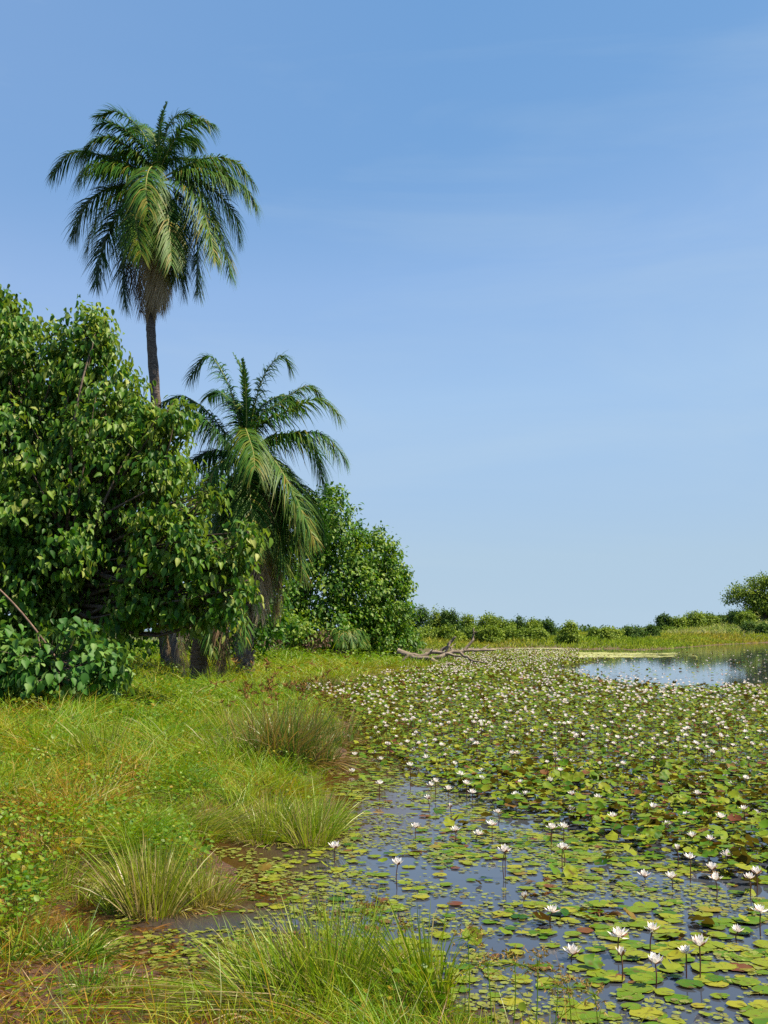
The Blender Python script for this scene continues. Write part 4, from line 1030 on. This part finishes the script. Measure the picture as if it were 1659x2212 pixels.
# pale floating mats far out
def mats():
    a = Acc()
    for (px, py, w, h, n) in [(1150, 1397.5, 110, 1.2, 1600), (1180, 1401, 90, 1.0, 700), (1290, 1400, 60, 1.2, 700), (1180, 1411, 140, 1.5, 1500), (1300, 1413, 110, 1.8, 1500), (1240, 1418, 150, 2.5, 2200)]:
        qx = px + w * rng.normal(0, .5, n); qy = py + h * rng.normal(0, .5, n)
        for_ = np.array([on_plane(u, v) for u, v in zip(qx, qy)])
        k = land_sd(for_[:, 0], for_[:, 1]) < -.3; P = for_[k]; P[:, 2] = rng.uniform(.008, .02, len(P)); m = len(P)
        a.inst(*PAD_LO[:2], None, tilt_frames(m, rng.uniform(.15, .5, m), np.abs(rng.normal(0, .015, m))) * np.array([1, 1, .15]), P, rng.random(m))
    tag(a.build('floating_mat', M['mat_weed']), 'pale yellow-green bands of floating weed far out on the pond', 'floating weed', kind='stuff')
mats()

# ------------------------------------------------------------------ lily flowers
PET_V = np.array([[0, 0, 0], [.16, .35, .0], [.17, .65, .03], [0, 1, .10], [-.17, .65, .03], [-.16, .35, .0], [0, .5, -.04]])
PET_T = [(6, 0, 1), (6, 1, 2), (6, 2, 3), (6, 3, 4), (6, 4, 5), (6, 5, 0)]
PET_S = np.array([[0, 0, 0], [.2, .55, 0], [0, 1, .08], [-.2, .55, 0]]); PET_ST = [(0, 1, 2), (0, 2, 3)]
def flower_acc(a, c, R, openn=1.0, hi=True, stem_to=None):
    rings = ((7, .30), (7, .75), (5, 1.15)) if hi else ((6, .28), (6, .8))
    for ri, (k, el) in enumerate(rings):
        th = np.arange(k) * 2 * PI / k + ri * .45 + rng.uniform(-.12, .12, k)
        e = el * (1 if openn > .6 else 1) + (1 - openn) * .9 + rng.normal(0, .10, k); e = np.minimum(e, 1.5)
        tip = np.stack([np.cos(th) * np.cos(e), np.sin(th) * np.cos(e), np.sin(e)], -1)
        nor = np.stack([-np.cos(th) * np.sin(e), -np.sin(th) * np.sin(e), np.cos(e)], -1)
        Mx = frames(tip, nor, np.full(k, R) * rng.uniform(.85, 1.05, k) * (1 - .1 * ri))
        base = c + tip * R * .06
        if hi: a.inst(PET_V, PET_T, None, Mx, base, rng.uniform(.5, 1, k), np.array([0, .3, .6, 1, .6, .3, .5]))
        else: a.inst(PET_S * [1.25, 1, 1], PET_ST, None, Mx, base, rng.uniform(.3, .7, k) if ri == 0 else rng.uniform(.7, 1, k))

def nest(z, L):
    out = []
    for u, v, b in L: out.append((*z(u, v), (z(u, b)[1]) if b else None))
    return out
def zA(x, y): return (1144 + x / 2.074) / 1.1718, (2150 + y / 2.074) / 1.1718
def zB(x, y): return (800 + x / 2.765) / 1.1718, (1800 + y / 2.765) / 1.1718
def zC(x, y): return (1344 + x / 2.765) / 1.1718, (1800 + y / 2.765) / 1.1718
FL = nest(zA, [(275, 15, 155), (585, 5, 110), (1250, 50, 175), (1447, 35, 100), (1365, 108, 150), (1385, 163, 270), (1600, 130, 240), (1562, 155, 250), (1010, 150, 165), (1153, 155, 205), (380, 262, 285), (525, 330, 420), (875, 460, 565),
               (1052, 425, 585), (890, 565, 700), (1068, 603, 725), (1300, 510, 685), (1230, 545, 675), (1500, 435, 490), (1620, 330, 455), (635, 568, 582)])
nA = len(FL)
FL += nest(zB, [(130, 963, 1060), (570, 1080, 1245), (1325, 990, 1170), (1232, 803, 930), (1272, 713, 800), (975, 840, 915), (697, 820, 890), (1137, 868, 910), (1650, 825, 940), (940, 680, 790), (783, 618, 700), (445, 510, 600), (835, 497, 600), (805, 523, 560),
                (925, 550, 605), (1012, 448, 540), (1165, 428, 470), (1158, 480, 540), (1055, 513, 610), (1095, 575, 630), (770, 330, 385), (660, 385, 480), (970, 375, 430), (1110, 242, 305), (255, 427, 445), (452, 340, 360), (405, 297, 310), (272, 308, 325), (640, 222, 280),
                (765, 220, 260), (870, 243, 265), (680, 283, 300), (775, 288, 310), (720, 350, 370), (680, 175, 200), (232, 180, 200), (380, 193, 215), (940, 270, 300), (1385, 245, 270), (1515, 380, 410), (1325, 537, 560), (1430, 507, 560), (1475, 590, 630), (1398, 597, 650)])
FL += nest(zC, [(220, 965, 1120), (153, 825, 940), (230, 820, 920), (572, 745, 850), (860, 683, 770), (1087, 733, 800), (1330, 748, 840), (1490, 692, 810), (1580, 722, 765), (1165, 583, 680), (957, 805, 880), (1128, 885, 1010), (1255, 903, 990), (275, 693, 760), (468, 615, 710),
                (286, 590, 650), (135, 490, 530), (487, 525, 570), (770, 605, 640), (1025, 975, 1100), (505, 465, 490), (437, 470, 495), (765, 490, 510), (995, 515, 540), (982, 480, 505), (1195, 483, 540), (1415, 517, 545), (1455, 490, 520), (1510, 477, 560), (1640, 450, 480),
                (1595, 447, 470), (1400, 420, 450), (1325, 418, 440), (1065, 410, 430), (1430, 375, 400), (1343, 358, 380), (1170, 330, 350), (945, 340, 365), (740, 300, 320), (775, 258, 280), (965, 252, 270), (1120, 268, 290), (350, 410, 430), (290, 358, 380), (190, 350, 370),
                (170, 280, 300), (90, 250, 270), (428, 300, 320), (520, 260, 280), (1220, 230, 250), (1380, 290, 310), (1620, 232, 255)])
BUD = {(0, 10), (0, 14), (1, 9), (2, 19)}
named = {0: 'white water lily on dark stem in open water, upper left of the red withered leaves', 2: 'wide open white water lily at the edge of the dense lily carpet, right part', 3: 'white water lily with pads right behind it, upper right of the near group',
         5: 'white water lily low over dark pads, left of the close pair at the right edge', 6: 'upper right flower of the close pair at the right edge', 7: 'lower left flower of the close pair at the right edge', 8: 'half opened white lily lying on pads without a visible stem',
         9: 'pinkish half closed lily just right of the one lying on the pads', 10: 'half closed white lily bud standing low, left of the red withered leaves', 11: 'white water lily on a stem alone in dark open water below the low bud',
         12: 'left flower of the near group of four, leaning on a slanted stem', 13: 'highest flower of the near group, on a long straight stem', 14: 'closed pointed lily bud on a dark stem in the near group', 15: 'lowest flower of the near group, its stem doubled in the water',
         16: 'right and larger of the two side-by-side lilies in the near group', 17: 'left and smaller of the two side-by-side lilies in the near group', 18: 'tilted lily with spread petals low above the pads near the right edge', 19: 'lily on a straight stem closest to the right edge in the near water', 20: 'small white lily resting on the water left of the closed bud',
         1: 'white water lily above curled pads near the middle of the sparse zone', 4: 'small half open lily just below and right of a wide open one',
         nA: 'leftmost white lily, alone against the brown shaded water', nA + 1: 'white lily on a tall straight stem behind the reddish sedge heads', nA + 2: 'white lily on the longest stem in the middle of the open water', nA + 3: 'upright cupped lily on a long stem, left of another flower just above it'}
FG = 'white water lilies standing over the pads'
def make_flower(i, head, base, R, openn, label):
    root = thing('water_lily', label, 'water lily', tuple(base), FG)
    hl = head - base
    a = Acc(); flower_acc(a, hl, R, openn, True)
    a.build('petals', M['petal'], root)
    b = Acc(); P = spline([[0, 0, -.05], hl * .5 + [rng.normal(0, .01), rng.normal(0, .01), 0], hl], 7)
    tube(b, P, .0042, 6, rng.random(), 0, False); b.build('stem', M['stem'], root, smooth=True)
    s = Acc(); k = 14; dd = rng.normal(size=(k, 3)) * [.5, .5, 0] + [0, 0, 1]
    blades(s, np.tile(hl + [0, 0, R * .05], (k, 1)), dd, np.full(k, R * .42), np.full(k, R * .10), np.zeros((k, 3)), rng.random(k), 2)
    s.build('stamens', M['stamen'], root)
    k = 4; th = np.arange(k) * PI / 2 + .3; e = .18 + (1 - openn) * .9
    tip = np.stack([np.cos(th) * math.cos(e), np.sin(th) * math.cos(e), np.full(k, math.sin(e))], -1); nor = np.stack([-np.cos(th) * math.sin(e), -np.sin(th) * math.sin(e), np.full(k, math.cos(e))], -1)
    sp = Acc(); sp.inst(PET_V, PET_T, None, frames(tip, nor, np.full(k, R * .92)), hl + tip * R * .03 - [0, 0, R * .04], np.full(k, .5)); sp.build('sepals', M['sepal'], root)

cnt = 0
occupied = []
for i, (px, py, bpy_) in enumerate(FL):
    base = on_plane(px, bpy_ if bpy_ else py + 20, 0)
    head = at_depth(px, py, base[1])
    if head[2] < .03: head[2] = .03
    idx = 0 if i < nA else (1 if i < nA + 44 else 2); jj = i if idx == 0 else (i - nA if idx == 1 else i - nA - 44)
    bud = (idx, jj) in BUD
    lab = named.get(i)
    if lab is None: lab = 'open white water lily on a short stem, mid distance where the pads grow denser' if base[1] > 10 else 'open white water lily on a dark stem over loosely floating pads'
    hi = base[1] < 13
    if hi: make_flower(i, head, base, rng.uniform(.056, .078) * (1 if not bud else .85), .15 if bud else rng.uniform(.55, 1), lab)
    else:
        a = Acc(); hl = head - base; flower_acc(a, hl, .068, .15 if bud else rng.uniform(.75, 1), True)
        root = thing('water_lily', lab, 'water lily', tuple(base), FG); a.build('petals', M['petal'], root)
        b = Acc(); tube(b, [[0, 0, -.03], hl * .5, hl], .005, 5, .5, 0, False); b.build('stem', M['stem'], root)
    cnt += 1; occupied.append(base[:2])

rest = Acc(); reststem = Acc()
cand = []
for y0, y1, dn in ((14, 22, 5.4), (22, 36, 5.6), (36, 70, 4.8), (70, 125, 2.4)):
    x, y = sample_area(y0, y1, dn)
    sd = land_sd(x, y); px, py = to_px(x, y, 0); de, sp, op = zones(px, py, x, y)
    clump = sstep(.3, .6, fbm(x * .7, y * .7, 131))
    w = de * (.15 + .85 * clump) * sstep(1800, 1620, py) ** .6
    w = np.maximum(w, op * .045 * (px > 1200)); w = np.where(py < 1600, w, w * .8)
    k = (rng.random(len(x)) < w) & (sd < -.4) & (px > 640)
    for X, Yy in zip(x[k], y[k]):
        cand.append((Yy, X))
cand.sort()
cand = [(Y, X) for Y, X in cand if all((X - o[0]) ** 2 + (Y - o[1]) ** 2 > .02 for o in occupied)]
for j, (Y, X) in enumerate(cand):
    h = rng.uniform(.15, .34); c = np.array([X, Y, h]); R = rng.uniform(.042, .070) * (1 if Y < 30 else 1.1)
    if cnt < 296:
        px, py = to_px(X, Y, h)
        if px > 1665: flower_acc(rest, c, R, rng.uniform(.7, 1), False); continue
        a = Acc(); flower_acc(a, np.array([0, 0, h]), R, rng.uniform(.3, 1), False)
        root = thing('water_lily', 'small open white water lily deep in the dense green lily carpet', 'water lily', (X, Y, 0), FG)
        a.build('petals', M['petal'], root); b = Acc(); tube(b, [[0, 0, -.02], [0, 0, h]], .005, 4, .5, 0, False); b.build('stem', M['stem'], root)
        cnt += 1
    else:
        flower_acc(rest, c, R, rng.uniform(.2, 1), False)
tag(rest.build('far_water_lilies', M['petal']), 'countless distant white water lily flowers dotting the pond', 'water lilies', kind='stuff')
print('flowers', cnt, len(cand))

# withered curled leaves standing in the near water
def withered(px, py, lab, n=14, L=.12):
    c = on_plane(px, py, 0)
    root = thing('withered_lily_leaves', lab, 'withered leaves', tuple(c))
    a = Acc(); an = rng.uniform(0, 2 * PI, n)
    P = np.stack([rng.normal(0, .09, n), rng.normal(0, .06, n), np.zeros(n)], -1)
    blades(a, P, np.stack([np.cos(an) * .8, np.sin(an) * .8, np.ones(n)], -1), L * rng.uniform(.4, 1, n), rng.uniform(.015, .05, n), np.stack([np.cos(an) * .5, np.sin(an) * .5, -np.full(n, .8)], -1), rng.uniform(0, .09, n), 4)
    adopt_ = a.build('curled_leaves', M['pad'], root)
withered(*zA(800, 345), 'clump of dark red withered lily leaves in the near open water', 18, .13)
withered(*zA(470, 240), 'reddish curled lily leaves beside bright pads, left of the middle', 9, .10)
withered(*zA(505, 165), 'brown curled lily leaf between yellow pads near the upper middle', 7, .12)
withered(*zB(680, 1000), 'brown bent leaf stalks under a flower in the open water', 9, .12)
withered(*zA(1210, 470), 'single brown curled leaf right of the near flowers', 5, .10)

# ------------------------------------------------------------------ light, sky, camera
SUN_EL = math.radians(57); SUN_AZ = math.radians(97)   # clockwise from +Y (view direction)
sd_ = Vector((math.sin(SUN_AZ) * math.cos(SUN_EL), math.cos(SUN_AZ) * math.cos(SUN_EL), math.sin(SUN_EL)))
su = bpy.data.lights.new('sun', 'SUN'); su.energy = 5.0 ; su.angle = math.radians(.55); su.color = (1.0, .90, .66)
so = bpy.data.objects.new('sun', su); COL.objects.link(so); so.rotation_euler = sd_.to_track_quat('Z', 'Y').to_euler(); so.location = sd_ * 60

w = bpy.data.worlds.new('World'); scene.world = w; w.use_nodes = True
N = w.node_tree.nodes; L = w.node_tree.links
for x in list(N): N.remove(x)
out = N.new('ShaderNodeOutputWorld'); bg = N.new('ShaderNodeBackground'); sky = N.new('ShaderNodeTexSky')
sky.sky_type = 'NISHITA'; sky.sun_disc = False; sky.sun_elevation = SUN_EL; sky.sun_rotation = SUN_AZ
sky.altitude = 0; sky.air_density = 1.0; sky.dust_density = 0.25; sky.ozone_density = 2.6
tc = N.new('ShaderNodeTexCoord'); mp = N.new('ShaderNodeMapping'); mp.inputs['Scale'].default_value = (1.0, 1.0, 5.0); mp.inputs['Rotation'].default_value = (0, .25, .3)
L.new(tc.outputs['Generated'], mp.inputs['Vector'])
cn = N.new('ShaderNodeTexNoise'); cn.inputs['Scale'].default_value = 2.2; cn.inputs['Detail'].default_value = 7; cn.inputs['Roughness'].default_value = .55; cn.inputs['Distortion'].default_value = .6
L.new(mp.outputs[0], cn.inputs['Vector'])
cr = ramp(N, [(.46, (0, 0, 0)), (.80, (.24, .24, .24))]); L.new(cn.outputs['Fac'], cr.inputs['Fac'])
mx = N.new('ShaderNodeMix'); mx.data_type = 'RGBA'; L.new(cr.outputs[0], mx.inputs[0])
tn = N.new('ShaderNodeMix'); tn.data_type = 'RGBA'; tn.blend_type = 'MULTIPLY'; tn.inputs[0].default_value = 1; tn.inputs[7].default_value = (.84, .98, 1.06, 1)
L.new(sky.outputs[0], tn.inputs[6]); sp_ = N.new('ShaderNodeSeparateColor'); L.new(tn.outputs[2], sp_.inputs[0])
a1 = N.new('ShaderNodeMath'); a1.operation = 'DIVIDE'; a1.inputs[1].default_value = 1.177 * 6 / 1.07; L.new(sp_.outputs[0], a1.inputs[0])
sr = ramp(N, [(.3 / 6, (.10, .26, .56)), (1 / 6, (.185, .380, .705)), (1.226 / 6, (.285, .478, .80)), (1.66 / 6, (.367, .565, .84)), (3.5 / 6, (.44, .605, .765)), (1, (.47, .62, .76))])
L.new(a1.outputs[0], sr.inputs['Fac'])
cb_ = N.new('ShaderNodeMix'); cb_.data_type = 'RGBA'; cb_.blend_type = 'MULTIPLY'; cb_.inputs[0].default_value = 1; cb_.inputs[7].default_value = (5.45, 5.45, 5.45, 1); L.new(sr.outputs[0], cb_.inputs[6])
sx_ = N.new('ShaderNodeSeparateXYZ'); L.new(tc.outputs['Generated'], sx_.inputs[0])
vm = N.new('ShaderNodeMapRange'); vm.inputs['From Min'].default_value = .05; vm.inputs['From Max'].default_value = -.55; vm.inputs['To Max'].default_value = .55; L.new(sx_.outputs[0], vm.inputs['Value'])
vn = N.new('ShaderNodeTexNoise'); vn.inputs['Scale'].default_value = 1.3; vn.inputs['Detail'].default_value = 4; L.new(mp.outputs[0], vn.inputs['Vector'])
vv = N.new('ShaderNodeMath'); vv.operation = 'MULTIPLY'; L.new(vm.outputs[0], vv.inputs[0]); L.new(vn.outputs['Fac'], vv.inputs[1])
vl = N.new('ShaderNodeMix'); vl.data_type = 'RGBA'; vl.inputs[7].default_value = (2.3, 2.9, 4.3, 1); L.new(vv.outputs[0], vl.inputs[0]); L.new(cb_.outputs[2], vl.inputs[6])
L.new(vl.outputs[2], mx.inputs[6]); mx.inputs[7].default_value = (3.2, 3.9, 4.3, 1)
L.new(mx.outputs[2], bg.inputs['Color']); bg.inputs['Strength'].default_value = 0.095
L.new(bg.outputs[0], out.inputs['Surface'])

cam = bpy.data.cameras.new('camera'); co = bpy.data.objects.new('camera', cam); COL.objects.link(co)
co.location = (0, 0, EYE); co.rotation_euler = (PI / 2 + TILT, 0, 0)
cam.sensor_fit = 'VERTICAL'; cam.sensor_height = 24; cam.lens = 24 * F / 2212.0
cam.clip_end = 8000; cam.clip_start = .05
scene.camera = co
scene.view_settings.view_transform = 'Standard'; scene.view_settings.look = 'None'; scene.view_settings.gamma = 1; scene.view_settings.exposure = 0.95
cy = scene.cycles
cy.max_bounces = 8; cy.diffuse_bounces = 3; cy.glossy_bounces = 3; cy.transmission_bounces = 3; cy.transparent_max_bounces = 8; cy.volume_bounces = 0
cy.caustics_reflective = False; cy.caustics_refractive = False
cy.use_denoising = False; cy.sample_clamp_indirect = 4
try: cy.volume_step_rate = 5
except Exception: pass
